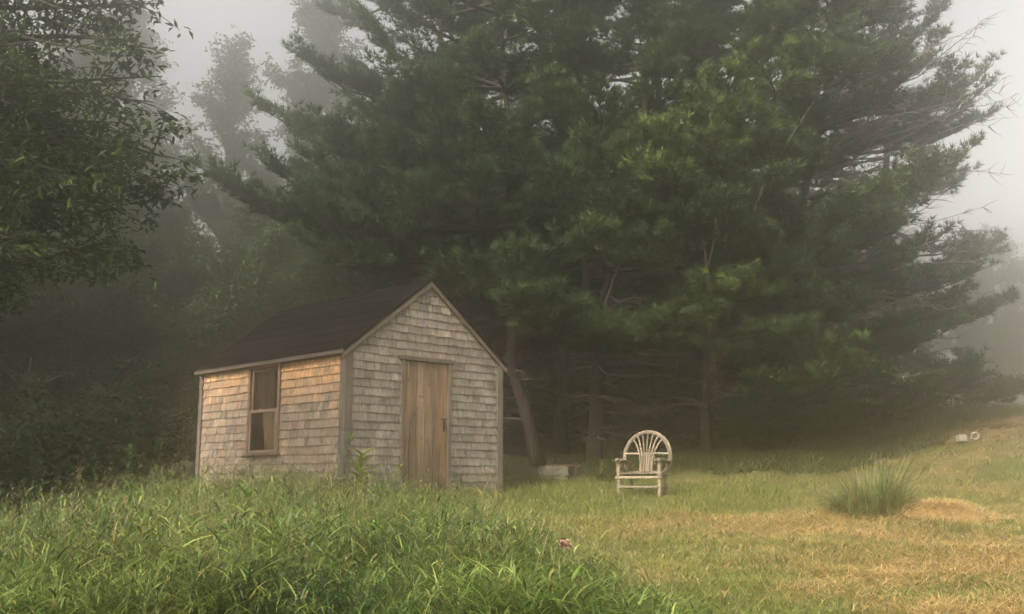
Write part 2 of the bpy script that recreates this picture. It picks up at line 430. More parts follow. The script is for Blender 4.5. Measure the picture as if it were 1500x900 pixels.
# ------------------------------------------------------------------ the shed
def build_shed():
    rg = R(11)
    BASE = CAMZ-.21; ang = math.atan2(UU[1], UU[0])
    sh = empty('shed', (N0[0], N0[1], BASE), ang)
    tag(sh, 'small weathered wood shingled shed with dark gable roof, plank door and one window', 'shed')
    # local axes: x along door wall, y along window wall (back), outward of door wall is -y, outward of window wall is -x
    EAVE, APEX = 2.02, 3.13
    hw = WID/2; slope = (APEX-EAVE)/hw
    du0, du1, dz0, dz1 = .93, 1.875, .02, 1.93         # door opening incl. frame
    wv0, wv1, wz0, wz1 = 1.60, 2.50, .62, 1.90          # window opening incl. frame
    def gable_w(z):                                      # half width limits at height z
        if z <= EAVE: return 0, WID
        e = (z-EAVE)/slope; return e, WID-e
    def grey():
        b = np.array([.29, .25, .21])*rg.uniform(.72, 1.2)
        if rg.random() < .12: b = b*.85
        if rg.random() < .10: b = b*1.1
        return b*(1+rg.uniform(-.05, .05, 3))
    def shingles(name, face, holes, z0, z1, gable, exposure, colourf):
        mb = MB(); z = z0; row = 0
        while z < z1-.01:
            ztop = min(z+exposure*1.25, z1+.02)
            x = rg.uniform(-.1, 0); length = WID if face == 'front' else LEN
            while x < length:
                w = rg.uniform(.075, .19); a, b = x+.003, x+w-.001; x += w
                a = max(a, 0); b = min(b, length)
                if b-a < .01: continue
                zb = z+rg.normal()*.0035; zt = ztop
                segs = [(a, b)]
                for (h0, h1, q0, q1) in holes:
                    if zb < q1-.02 and z+exposure > q0+.02:
                        ns = []
                        for (s0, s1) in segs:
                            if s1 <= h0 or s0 >= h1: ns.append((s0, s1)); continue
                            if s0 < h0-.012: ns.append((s0, h0))
                            if s1 > h1+.012: ns.append((h1, s1))
                        segs = ns
                for (s0, s1) in segs:
                    c = colourf((s0+s1)/2, z+exposure/2)
                    t0 = .026+rg.uniform(-.004, .005); t1 = .006
                    za, zb2 = zt, zt
                    # an upper limit under the window or door head
                    for (h0, h1, q0, q1) in holes:
                        if s1 > h0+.01 and s0 < h1-.01 and zb < q0: za = zb2 = min(zt, q0+.0)
                    A, B = s0, s1; At, Bt = s0, s1; At0 = A; 
                    if gable and zt > EAVE-.01:
                        l0, r0 = gable_w(zb); l1, r1 = gable_w(za)
                        A, B = max(s0, l0), min(s1, r0); At, Bt = max(s0, l1), min(s1, r1)
                        if B-A < .004: continue
                        hmax = APEX-.03 if A < hw < B else EAVE+slope*(B if B <= hw else WID-A)
                        za = min(za, hmax-.002)
                        if za-zb < .01: continue
                        l1, r1 = gable_w(za); At, Bt = max(s0, l1), min(s1, r1)
                        if Bt < At: At = Bt = min(max((At+Bt)/2, A), B)
                    if za-zb < .01: continue
                    kick = rg.normal()*.002
                    if face == 'front':
                        pv = [(A, -t0-kick, zb), (B, -t0, zb), (Bt, -t1, za), (At, -t1, za), (A, 0, zb), (B, 0, zb), (Bt, 0, za), (At, 0, za)]
                        fs = [(0,1,2,3),(0,4,5,1),(0,3,7,4),(1,5,6,2)]
                    else:
                        pv = [(-t0-kick, A, zb), (-t0, B, zb), (-t1, Bt, za), (-t1, At, za), (0, A, zb), (0, B, zb), (0, Bt, za), (0, At, za)]
                        fs = [(3,2,1,0),(1,5,4,0),(4,7,3,0),(2,6,5,1)]
                    mb.add(pv, fs, c)
            z += exposure; row += 1
        o = mb.build(name, M_SHING, sh); return o
    def cf(u, z):
        c = grey()
        if z > 2.35 and rg.random() < .35: c = c*np.array([1.2, 1.17, 1.12])
        if z < .35: c = c*rg.uniform(.72, .95)*np.array([.95, 1, .9])
        return c
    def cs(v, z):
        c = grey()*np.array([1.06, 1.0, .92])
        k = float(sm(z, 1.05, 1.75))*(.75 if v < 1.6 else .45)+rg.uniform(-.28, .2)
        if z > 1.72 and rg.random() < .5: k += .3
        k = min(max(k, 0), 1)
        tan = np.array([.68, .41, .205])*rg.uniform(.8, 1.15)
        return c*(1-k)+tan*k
    o = shingles('shingle_wall', 'front', [(du0, du1, -1, dz1+.055)], -.03, APEX-.04, True, .118, cf)
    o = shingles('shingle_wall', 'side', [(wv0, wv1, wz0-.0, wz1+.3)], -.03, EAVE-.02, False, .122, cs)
    # board sheathing: closed walls behind the shingles (so that the inside is dark)
    mb = MB(); T = .05
    def slab(pts2, face, off):       # pts2 polygon in wall plane
        n = len(pts2)
        if face == 'front': f = [(a, off, z) for a, z in pts2]; b = [(a, off+T, z) for a, z in pts2]
        elif face == 'back': f = [(a, LEN-off, z) for a, z in pts2]; b = [(a, LEN-off-T, z) for a, z in pts2]
        mb.add(f+b, [tuple(range(n)), tuple(range(2*n-1, n-1, -1))]+[(i, (i+1) % n, n+(i+1) % n, n+i) for i in range(n)], (.2, .16, .12))
    d = .004
    slab([(d, -.03), (du0, -.03), (du0, dz1+.05), (du1, dz1+.05), (du1, -.03), (WID-d, -.03), (WID-d, EAVE), (hw, APEX-.01), (d, EAVE)], 'front', d)
    slab([(d, -.03), (WID-d, -.03), (WID-d, EAVE), (hw, APEX-.01), (d, EAVE)], 'back', d)
    for (a, b, z0, z1) in [(.06, wv0, -.03, EAVE), (wv1, LEN-.06, -.03, EAVE), (wv0, wv1, -.03, wz0), (wv0, wv1, wz1, EAVE)]:
        mb.box((d, a, z0), (d+T, b, z1), (.2, .16, .12))
    mb.box((WID-d-T, .06, -.03), (WID-d, LEN-.06, EAVE), (.2, .16, .12))
    mb.box((.06, .06, -.02), (WID-.06, LEN-.06, .03), (.15, .12, .09))
    mb.build('wall_sheathing', M_DARK, sh)
    # plain shingled far walls
    mb = MB()
    for z in np.arange(-.03, EAVE-.1, .13):
        mb.add([(WID+.02, 0, z), (WID+.02, LEN, z), (WID+.004, LEN, z+.15), (WID+.004, 0, z+.15), (WID, 0, z), (WID, LEN, z)], [(0,1,2,3),(4,5,1,0)], grey())
        mb.add([(0, LEN+.02, z), (WID, LEN+.02, z), (WID, LEN+.004, z+.15), (0, LEN+.004, z+.15), (0, LEN, z), (WID, LEN, z)], [(3,2,1,0),(0,1,5,4)], grey())
    mb.build('shingle_wall', M_SHING, sh)
    # corner boards
    g = (.20, .17, .14)
    def cb(boxes, c=g):
        mb = MB()
        for lo, hi in boxes: mb.box(lo, hi, np.array(c)*rg.uniform(.9, 1.1))
        mb.build('corner_board', M_TRIM, sh, bevel=.003)
    cb([((-.044, -.046, -.04), (.085, -.006, EAVE-.01)), ((-.046, -.004, -.04), (-.006, .085, EAVE-.02))], (.17, .145, .12))
    cb([((WID-.075, -.046, -.04), (WID+.042, -.006, EAVE-.03)), ((WID+.006, -.004, -.04), (WID+.046, .08, EAVE-.03))])
    cb([((-.046, LEN-.08, -.04), (-.006, LEN+.02, EAVE-.02))])
    # sill beam and stones under the shed
    mb = MB(); mb.box((0.0, -.008, -.16), (WID, .08, -.042), (.15, .12, .09)); mb.box((-.008, .09, -.16), (.07, LEN, -.042), (.15, .12, .09))
    mb.build('sill_beam', M_TRIM, sh, bevel=.005)
    for (u, v) in [(.1, .1), (1.0, .0), (1.9, .0), (2.75, .1), (.05, 1.4), (.05, 2.7), (.05, 3.9), (2.75, 3.9)]:
        mb = MB(); mb.box((u-.17, v-.13, -.40), (u+.17, v+.2, -.165), (.24, .23, .2), t=(rg.uniform(-.02, .02), 0, 0))
        mb.build('foundation_stone', M_STONE, sh, bevel=.03)
    # roof
    OV, EO, TH = .075, .10, .035
    nrm = np.array([-slope, 1])/math.hypot(slope, 1)
    mb = MB()
    def roof_side(sg):
        # strips of roofing up the slope, each lapping the one below
        rows = 7; a0 = -EO; 
        for r in range(rows):
            s0 = a0+(hw-a0)*r/rows; s1 = a0+(hw-a0)*(r+1)/rows+(.03 if r < rows-1 else .0)
            def pt(s, lift, y):
                x = s; z = EAVE+.045+slope*s+lift
                return (x if sg < 0 else WID-x, y, z)
            l0, l1 = .014+rg.uniform(0, .003), .006
            ys = np.linspace(-OV, LEN+OV, 13); v = []; f = []
            for y in ys:
                w = abs(rg.normal())*.003
                v += [pt(s0, l0+w, y), pt(s1, l1+w*.3, y), pt(s0, -.002, y)]
            for i in range(len(ys)-1):
                b = i*3
                q = [(b, b+1, b+4, b+3), (b, b+3, b+5, b+2)]
                f += q if sg < 0 else [t[::-1] for t in q]
            mb.add(v, f, np.array([.0075, .0075, .0075])*rg.uniform(.8, 1.25))
        # deck
        v = []
        for y in (-OV+.004, LEN+OV-.004):
            for (s, l) in ((a0+.005, -.004), (hw, -.004), (hw, -TH), (a0+.005, -TH)):
                v.append(((s if sg < 0 else WID-s), y, EAVE+.045+slope*s+l))
        f = [(0,1,2,3), (7,6,5,4), (0,4,5,1), (3,2,6,7), (0,3,7,4)]
        mb.add(v, f if sg > 0 else [q[::-1] for q in f], (.05, .04, .03))
    roof_side(-1); roof_side(1)
    mb.box((hw-.07, -OV-.003, -.012), (hw+.07, LEN+OV+.003, .006), (.012, .0095, .009), t=(0, 0, EAVE+.045+slope*hw-.03))
    roof = mb.build('roof', M_ROOF, sh)
    for y0, y1 in ((-OV-.006, -OV+.03), (LEN+OV-.03, LEN+OV+.006)):
        mb = MB()
        for sg in (-1, 1):
            v = []
            for y in (y0, y1):
                for s_, l in ((-EO-.004, .018), (hw, .018), (hw, -.030), (-EO-.004, -.030)):
                    v.append(((s_ if sg < 0 else WID-s_), y, EAVE+.045+slope*s_+l))
            f = [(0,1,2,3), (7,6,5,4), (0,4,5,1), (3,2,6,7), (0,3,7,4)]
            mb.add(v, f if sg > 0 else [q[::-1] for q in f], (.012, .009, .008))
        mb.build('drip_edge', M_ROOF, sh)
    # rake boards and eave fascia
    for sg in (-1, 1):
        mb = MB(); v = []
        for y in (-OV+.005, -OV+.03):
            for s, l in ((-EO+.0, -.03), (hw+(0 if sg < 0 else 0), -.03), (hw, -.115), (-EO, -.105)):
                v.append(((s if sg < 0 else WID-s), y+(.003 if sg > 0 else 0), EAVE+.045+slope*s+l))
        f = [(0,1,2,3), (7,6,5,4), (0,4,5,1), (3,2,6,7), (0,3,7,4), (1,5,6,2)]
        mb.add(v, f if sg > 0 else [q[::-1] for q in f], (.20, .165, .13) if sg < 0 else (.16, .12, .095))
        mb.build('rake_board', M_TRIM, sh)
        # soffit closing the overhang
    mb = MB(); zf = EAVE+.045-slope*EO
    mb.box((-EO-.018, -OV, zf-.055), (-EO+.004, LEN+OV, zf-.005), (.13, .11, .09)); mb.box((-EO+.004, -OV+.03, zf-.052), (-.004, LEN+OV, zf-.034), (.12, .09, .06))
    mb.build('eave_board', M_TRIM, sh)
    mb = MB(); mb.box((WID+EO-.004, -OV, zf-.055), (WID+EO+.018, LEN+OV, zf-.005), (.2, .17, .14)); mb.build('eave_board', M_TRIM, sh)
    mb = MB(); mb.box((-.03, .09, EAVE-.10), (-.006, LEN-.09, EAVE-.025), (.16, .12, .09)); mb.build('frieze_board', M_TRIM, sh)
    # door: frame, planks, latch
    fr = MB(); fc = (.22, .175, .14)
    fr.box((du0, -.045, dz0-.02), (du0+.055, .03, dz1), fc); fr.box((du1-.055, -.045, dz0-.02), (du1, .03, dz1), fc)
    fr.build('door_frame', M_TRIM, sh, bevel=.003)
    hd = MB(); hd.box((du0-.05, -.068, dz1+.002), (du1+.05, .02, dz1+.062), (.15, .12, .10)); hd.build('door_head', M_TRIM, sh, bevel=.004)
    st = MB(); st.box((du0-.02, -.09, dz0-.045), (du1+.02, .03, dz0-.004), (.13, .11, .09)); st.build('door_sill', M_TRIM, sh, bevel=.005)
    door = empty('door', (0, 0, 0)); door.parent = sh
    e = np.array([0, .115, .245, .38, .535, .655, .79]); e = du0+.058+e/e[-1]*(du1-du0-.116)
    tones = [(.29, .20, .125), (.22, .16, .105), (.33, .235, .15), (.25, .18, .12), (.23, .16, .105), (.32, .205, .12)]
    for i in range(6):
        mb = MB(); nz = 14; zz = np.linspace(dz0+.01+rg.uniform(0, .012), dz1-.006, nz)
        yo = -.008-rg.uniform(0, .007)
        v = []; f = []; cc = []
        for k, z in enumerate(zz):
            w = rg.normal()*.0012
            v += [(e[i]+.003+w, yo, z), (e[i+1]-.003+w, yo, z), (e[i]+.003+w, yo+.022, z), (e[i+1]-.003+w, yo+.022, z)]
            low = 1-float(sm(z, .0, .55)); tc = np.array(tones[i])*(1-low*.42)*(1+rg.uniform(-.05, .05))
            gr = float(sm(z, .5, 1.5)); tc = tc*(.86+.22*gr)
            cc += [tc]*4
        for k in range(nz-1):
            b = k*4; f += [(b, b+1, b+5, b+4), (b+1, b+3, b+7, b+5), (b+2, b, b+4, b+6)]
        f += [(0, 2, 3, 1), (4*nz-4, 4*nz-3, 4*nz-1, 4*nz-2)]
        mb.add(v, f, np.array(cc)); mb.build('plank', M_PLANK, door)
    for (u, z) in [(1.13, .80), (1.33, .82), (1.43, .79), (1.30, 1.42), (1.34, 1.42), (1.20, 1.18), (1.17, 1.14), (1.25, 1.25), (1.07, 1.66), (1.47, 1.6)]:
        th = np.arange(10)*2*PI/10; r = rg.uniform(.008, .016)
        kn = MB(); kn.add(np.stack([u+np.cos(th)*r, np.full(10, -.0175), z+np.sin(th)*r*1.3], 1), [tuple(range(10))], (.05, .035, .025))
        kn.build('knot', M_PLANK, door)
    h = MB(); ux = du1-.115
    h.box((ux-.014, -.024, .92), (ux+.014, -.012, 1.10)); h.tube(spline([(ux, -.02, 1.07), (ux, -.06, 1.05), (ux, -.065, 1.0), (ux, -.02, .955)], 9), .008, 6)
    h.box((ux-.05, -.024, 1.10), (ux+.05, -.014, 1.122))
    h.build('handle', M_IRON, door)
    # window
    win = empty('window', (0, 0, 0)); win.parent = sh
    c1 = (.24, .16, .11)
    fr = MB(); o0, o1 = -.05, .02; b = .062
    fr.box((o0, wv0+.002, wz0), (o1, wv0+b, wz1), c1); fr.box((o0, wv1-b, wz0), (o1, wv1-.002, wz1), (.22, .15, .11))
    fr.box((o0-.004, wv0+.001, wz1-.001), (o1, wv1-.001, wz1+.055), c1)
    fr.build('frame', M_TRIM, win, bevel=.003)
    sl = MB(); sl.box((-.085, wv0-.04, wz0-.038), (.02, wv1+.04, wz0-.002), (.17, .12, .09)); sl.build('sill', M_TRIM, win, bevel=.004)
    zm = (wz0+wz1)/2-.01
    def sash(z0, z1, x, c):
        s = MB(); w = .042; y0, y1 = wv0+b+.004, wv1-b-.004
        s.box((x, y0, z0), (x+.026, y0+w, z1), c); s.box((x, y1-w, z0), (x+.026, y1, z1), c)
        s.box((x+.001, y0+w, z0), (x+.025, y1-w, z0+w), c); s.box((x+.001, y0+w, z1-w), (x+.025, y1-w, z1), c)
        s.build('sash', M_TRIM, win)
        p = MB(); p.add([(x+.012, y0+w, z0+w), (x+.012, y1-w, z0+w), (x+.012, y1-w, z1-w), (x+.012, y0+w, z1-w)], [(3, 2, 1, 0)]); p.build('pane', M_GLASS, win)
    sash(zm-.022, wz1-.01, -.012, (.22, .155, .11)); sash(wz0+.004, zm+.022, -.012+.0-.028+.0, (.27, .20, .145))
    # curtain
    def curtain(y0, y1, z0, z1, c, narrow, xx):
        mb = MB(); n = 26; m = 12; v = []; f = []; cc = []
        for j in range(m):
            t = j/(m-1)
            for i in range(n):
                s = i/(n-1); w = 1-narrow*(math.sin(min(1, t*1.0)*PI/2))
                y = y0+(y1-y0)*(s*w); v.append((xx+.022*math.sin(s*24+t*1.5)+.01*math.sin(s*61), y, z1+(z0-z1)*t)); cc.append(np.array(c)*(.8+.3*(math.sin(s*24+t*1.5)*.5+.5)))
        for j in range(m-1):
            for i in range(n-1): q = j*n+i; f.append((q, q+1, q+n+1, q+n))
        mb.add(v, f, np.array(cc)); mb.build('curtain', M_CLOTH, win, smooth=True)
    curtain(wv0+.32, wv1-.03, zm+.0, wz1, (.22, .14, .095), .1, .05)
    curtain(wv0+.13, wv0+.56, wz0, zm+.02, (.55, .40, .24), .12, .05)
    mb = MB(); v = []; zz = np.linspace(wz0+.05, zm-.03, 40)
    for k, z in enumerate(zz):
        e0 = .018*math.sin(k*1.9)+.010*math.sin(k*.7); v += [(.015, wv0+.115+e0*.5, z), (.015, wv0+.150+e0+.012*(k % 2), z)]
    mb.add(v, [(2*k, 2*k+1, 2*k+3, 2*k+2) for k in range(39)], (.8, .74, .56))
    mb.build('lace_edging', M_CLOTH, win)
    return sh
build_shed()

# ------------------------------------------------------------------ the bentwood armchair
def build_chair():
    rg = R(21)
    cx, cy = on_ground(937, 729); cy = 15.2; cx = (936-750)*CP/F*cy
    z0 = gz1(cx, cy)-.0
    ch = empty('armchair', (cx, cy, z0+.012), math.radians(-21))
    tag(ch, 'pale grey bentwood garden armchair with fanned oval back standing on the lawn', 'chair')
    base = (.34, .28, .205)
    def c(): return np.array(base)*rg.uniform(.6, 1.15)
    def rod(name, pts, r, n=10, wob=.10, cc=None):
        mb = MB(); mb.tube(spline(pts, max(2, 4*len(pts))) if len(pts) > 2 else spline(pts, 6), r, n, cc if cc is not None else c(), True, wob, int(rg.integers(1e6)))
        return mb.build(name, M_CHAIR, ch, smooth=True)
    hwf, hwb, dep, sz = .30, .27, .50, .33
    # front legs rise to carry the arms
    rod('leg', [(-hwf, 0, -.06), (-hwf-.005, 0, .30), (-hwf-.01, .01, .50)], .029)
    rod('leg', [(hwf, 0, -.06), (hwf+.005, 0, .30), (hwf+.01, .01, .50)], .029)
    rod('leg', [(-hwb, dep+.12, -.06), (-hwb, dep+.05, .30)], .027); rod('leg', [(hwb, dep+.12, -.06), (hwb, dep+.05, .30)], .027)
    rod('stretcher', [(-hwf, -.02, .125), (hwf, -.025, .125)], .020)
    rod('stretcher', [(-hwf, 0.0, .13), (-hwb, dep+.09, .11)], .018); rod('stretcher', [(hwf, 0.0, .13), (hwb, dep+.09, .11)], .018)
    rod('stretcher', [(-hwb, dep+.09, .13), (hwb, dep+.09, .13)], .018)
    rod('seat_rail', [(-hwf-.05, -.025, .26), (hwf+.05, -.028, .262)], .024); rod('seat_rail', [(-hwb-.04, dep+.03, .27), (hwb+.04, dep+.03, .27)], .024)
    rod('seat_rail', [(-hwf, -.05, .295), (-hwb-.01, dep+.12, .30)], .022); rod('seat_rail', [(hwf, -.05, .295), (hwb+.01, dep+.12, .30)], .022)
    # seat of side by side withes, running front to back, sagging
    mb = MB()
    for i, x in enumerate(np.linspace(-hwf+.03, hwf-.03, 15)):
        mb.tube(spline([(x*1.02, -.045+rg.uniform(-.012, .012), .322), (x, .22, .305), (x*.9, dep+.02, .315)], 8), .0165, 7, c(), True, .1, i)
    mb.build('seat', M_CHAIR, ch, smooth=True)
    # oval back hoop, leaning back
    def bp(x, z, off=0): return (x, dep-.02+(z-.32)*.26+off, z)
    th = np.linspace(-.62, PI+.62, 33); cxz, a_, b_ = .575, .36, .385
    hoop = [bp(a_*math.cos(t), cxz+b_*math.sin(t)) for t in th]
    mb = MB()
    for k, (sc_, o) in enumerate(((1, 0), (.93, -.012), (1.0, .032))):
        pts = [bp(a_*sc_*math.cos(t), cxz+(b_*sc_)*math.sin(t), o) for t in th]
        mb.tube(spline(pts, 48), .019, 8, c(), True, .16, k)
    mb.build('back_hoop', M_CHAIR, ch, smooth=True)
    xi = .35
    rod('back_rail', [bp(-xi*.98, .62, -.03), bp(0, .623, -.03), bp(xi*.98, .62, -.03)], .017)
    rod('back_rail', [bp(-.27, .345, -.02), bp(.27, .345, -.02)], .020)
    # fanned spindles
    for k, a in enumerate(np.linspace(-1, 1, 7)):
        t = PI/2-a*.74; xt, zt = a_*.96*math.cos(t), cxz+b_*.96*math.sin(t)
        rod('spindle', [bp(a*.088, .33, -.055), bp(a*.09, .50, -.055), bp(a*.115, .63, -.052), bp(xt*.62+a*.02, .63+(zt-.63)*.56, -.035), bp(xt, zt, -.012)], .0125, 8)
    for a in (-.055, -.026, .008, .04, .068): rod('spindle', [bp(a, .33, -.07), bp(a*1.05, .48, -.068), bp(a*1.1, .615, -.06)], .011, 7)
    # arms
    for sg in (-1, 1):
        rod('armrest', [(sg*(hwf+.012), -.07, .515), (sg*(hwf+.03), .12, .515), (sg*(hwf+.02), .35, .505), (sg*(.345), dep+.06, .50)], .030, 12, .12, np.array([.27, .215, .15]))
        rod('armrest', [(sg*(hwf-.045), -.05, .512), (sg*(hwf-.03), .12, .512), (sg*(hwf-.04), .35, .50), (sg*(.28), dep+.03, .50)], .020, 10, .12, np.array([.27, .215, .15]))
        rod('arm_brace', [(sg*(hwf+.025), .02, .32), (sg*(hwf+.05), .22, .40), (sg*(hwf+.02), .40, .49)], .014)
build_chair()

# ------------------------------------------------------------------ foliage generators
def tri_needles(rg, pos, dirs, n, spread, lo, hi, w, cols, up=.22):
    """n thin triangles per tuft"""
    T = len(pos); p = np.repeat(pos, n, 0); d = np.repeat(dirs, n, 0); c = np.repeat(cols, n, 0)
    m = T*n
    v = unit(d*1.0+rdir(rg, m)*spread+np.array([0, 0, up])); l = rg.uniform(lo, hi, m)[:, None]
    s = unit(np.cross(v, rdir(rg, m)))*(w*rg.uniform(.7, 1.3, (m, 1)))*.5
    p0 = p+v*rg.uniform(0, .03, (m, 1))
    V = np.stack([p0-s, p0+s, p0+v*l], 1).reshape(-1, 3)
    c = c*rg.uniform(.8, 1.2, (m, 1))
    return V, np.arange(3*m), np.full(m, 3), np.repeat(c, 3, 0)
def leaf_quads(rg, pos, nrm, length, width, cols, hang=.4):
    """folded leaf: 4 verts, 2 triangles"""
    m = len(pos)
    d = unit(rdir(rg, m)*np.array([1, 1, .55])+np.array([0, 0, -hang])); s = unit(np.cross(d, nrm))
    n = np.cross(s, d)
    l = length[:, None]; w = width[:, None]*.5
    V = np.stack([pos, pos+d*l*.45+s*w+n*w*.25, pos+d*l-n*l*.12, pos+d*l*.45-s*w+n*w*.25], 1).reshape(-1, 3)
    b = (np.arange(m)*4)[:, None]
    loops = (b+np.array([0, 1, 2, 0, 2, 3])[None]).ravel()
    return V, loops, np.full(2*m, 3), np.repeat(cols, 4, 0)

PINE = np.array([.042, .071, .031]); PINE_NEW_LIT = np.array([.19, .245, .075])  # new-growth yellow green, lightened so front boughs look lit against darkened needles
class Pine:
    def __init__(s, seed):
        s.rg = R(seed); s.wood = MB(); s.limbs = MB(); s.dead = MB(); s.tw = []; s.extra = []
    def trunk(s, pts, r0, r1, col=(.036, .027, .021)):
        c = spline(pts, 26); t = np.linspace(0, 1, 26)
        rad = r0*(1-t)+r1*t; rad[0] *= 1.35; rad[1] *= 1.12
        c = c+s.rg.normal(size=c.shape)*.012
        s.wood.tube(c, rad, 12, np.array(col), True, .12, int(s.rg.integers(1e6))); return c
    def limb(s, a, tip, r=.045, sag=.0, start=.30, dens=1.0, width=1.0, new=.3, col=None):  # new: share of the lighter tufts, raised on front boughs to look sunlit
        """foliage carrying limb from a to tip"""
        rg = s.rg; a = np.asarray(a, float); tip = np.asarray(tip, float); v = tip-a; l = np.linalg.norm(v)
        mid1 = a+v*.33+np.array([rg.normal()*.04*l, rg.normal()*.04*l, -sag*l*.12+.01*l]); mid2 = a+v*.68+np.array([rg.normal()*.04*l, rg.normal()*.04*l, -sag*l*.16-.02*l])
        c = spline([a, mid1, mid2, tip], 16)
        s.limbs.tube(c, np.linspace(r, .006, 16), 5, np.array((.06, .048, .038)), False)
        tone = 1+rg.uniform(-.22, .22); new_lit = np.clip(new**1.3*1.05+rg.uniform(-.12, .12), 0, 1)
        n2 = int(max(7, l*6.6*dens)); ts = np.sort(rg.uniform(start, 1.0, n2)); ts[-1] = .99
        for k, t in enumerate(ts):
            i = min(int(t*15), 14); p = c[i]+(c[i+1]-c[i])*(t*15-i); tg = unit(c[i+1]-c[i])
            side = unit(np.cross(tg, [0, 0, 1]))*(1 if k % 2 else -1)
            sl = width*(.25+.95*(1-t)**.7*min(1, l/3.2))*rg.uniform(.6, 1.15)
            fwd = .55+.5*t
            d = unit(tg*fwd+side*rg.uniform(.5, 1.1)*(1-t*.3)+np.array([0, 0, rg.uniform(-.08, .52)]))
            e = p+d*sl+np.array([0, 0, .05*sl])
            s.limbs.tube(spline([p, p+d*sl*.5+np.array([0, 0, -.03*sl]), e], 5), np.linspace(.012, .003, 5), 3, np.array((.06, .048, .038)), False)
            # tertiary twigs
            m = max(3, int(sl*13)); tt = rg.uniform(.22, 1.02, m)
            q = p+(e-p)*tt[:, None]
            sd = unit(np.cross(d, [0, 0, 1.]))
            sgn = rg.choice([-1, 1], m)[:, None]
            dd = unit(d*rg.uniform(.5, 1.1, (m, 1))+sd*sgn*rg.uniform(.2, 1, (m, 1))+np.array([0, 0, 1.])*rg.uniform(.0, .5, (m, 1)))
            tl = rg.uniform(.08, .26, m)[:, None]
            for f in (.35, 1.0):
                pos = q+dd*tl*f
                k2 = rg.random(m)[:, None]
                cc = (PINE if col is None else np.asarray(col))*tone*(1-new_lit*k2)+PINE_NEW_LIT*tone*new_lit*k2
                s.tw.append((pos, dd, cc*rg.uniform(.6, 1.45, (m, 1))))
    def deadlimb(s, a, tip, r=.02, twigs=8, col=(.23, .2, .17)):
        rg = s.rg; a = np.asarray(a, float); tip = np.asarray(tip, float); v = tip-a; l = np.linalg.norm(v)
        c = spline([a, a+v*.4+rg.normal(size=3)*.06*l, a+v*.75+rg.normal(size=3)*.05*l, tip], 10)
        s.dead.tube(c, np.linspace(r, .004, 10), 4, np.array(col)*rg.uniform(.7, 1.1), False)
        for k in range(twigs):
            i = int(rg.integers(2, 10)); d = unit(unit(v)+rdir(rg, 1)[0]*.9)
            tl = rg.uniform(.15, .45)*min(1, l/1.5)
            e = c[i]+d*tl
            s.dead.tube(spline([c[i], c[i]+d*tl*.5+rg.normal(size=3)*.03, e], 4), np.linspace(.009, .003, 4), 3, np.array(col)*rg.uniform(.6, 1.1), False)
    def whorls(s, curve, z0, z1, n, lmax, skip=lambda az, z: False, dens=1.0, sector=(0, 2*PI), new=.12, prof=None, front=True):
        rg = s.rg
        for k in range(n):
            z = z0+(z1-z0)*(k+rg.random())/n
            i = int(np.argmin(np.abs(curve[:, 2]-z))); a = curve[i].copy(); a[2] = z
            t = (z-z0)/(z1-z0); az = rg.uniform(*sector)
            if skip(az, z): continue
            l = lmax*((1-t*.62) if prof is None else prof(t))*rg.uniform(.65, 1.08)
            l *= .6 if (front and math.sin(az) < .1) else 1.0
            tip = a+np.array([math.cos(az)*l, math.sin(az)*l, l*rg.uniform(-.10, .16)+.12])
            s.limb(a, tip, .02+.011*l, sag=rg.uniform(0, 1), start=.3, dens=dens, new=new)
    def build(s, name, label, group, needles=13, w=.019, spread=.85):
        root = empty(name, (0, 0, 0)); tag(root, label, 'tree', group)
        b = s.wood.v[0][0]; loc = np.array([b[0], b[1], b[2]]); root.location = loc
        def off(o): o.location = -loc; return o
        off(s.wood.build('trunk', M_BARK, root, smooth=True))
        if s.limbs.n: off(s.limbs.build('branches', M_BARK, root, smooth=True))
        if s.dead.n: off(s.dead.build('dead_branches', M_TWIG, root, smooth=True))
        pos = np.concatenate([a for a, b, c in s.tw]); d = np.concatenate([b for a, b, c in s.tw]); c = np.concatenate([c for a, b, c in s.tw])
        parts = [tri_needles(s.rg, pos, d, needles, spread, .10, .19, w, c)]
        off(link('crown', mesh_np('crown', *merge(parts)), M_NEEDLE, root))
        print('pine', name, 'tufts', len(pos)); return root
PG = 'white pines standing close together behind the shed'
def hit(curve, z):
    i = int(np.argmin(np.abs(curve[:, 2]-z))); return curve[i]

def G(px, Y):      # trunk foot
    x = (px-750)*CP/F*Y; return np.array([x, Y, gz1(x, Y)-.05])

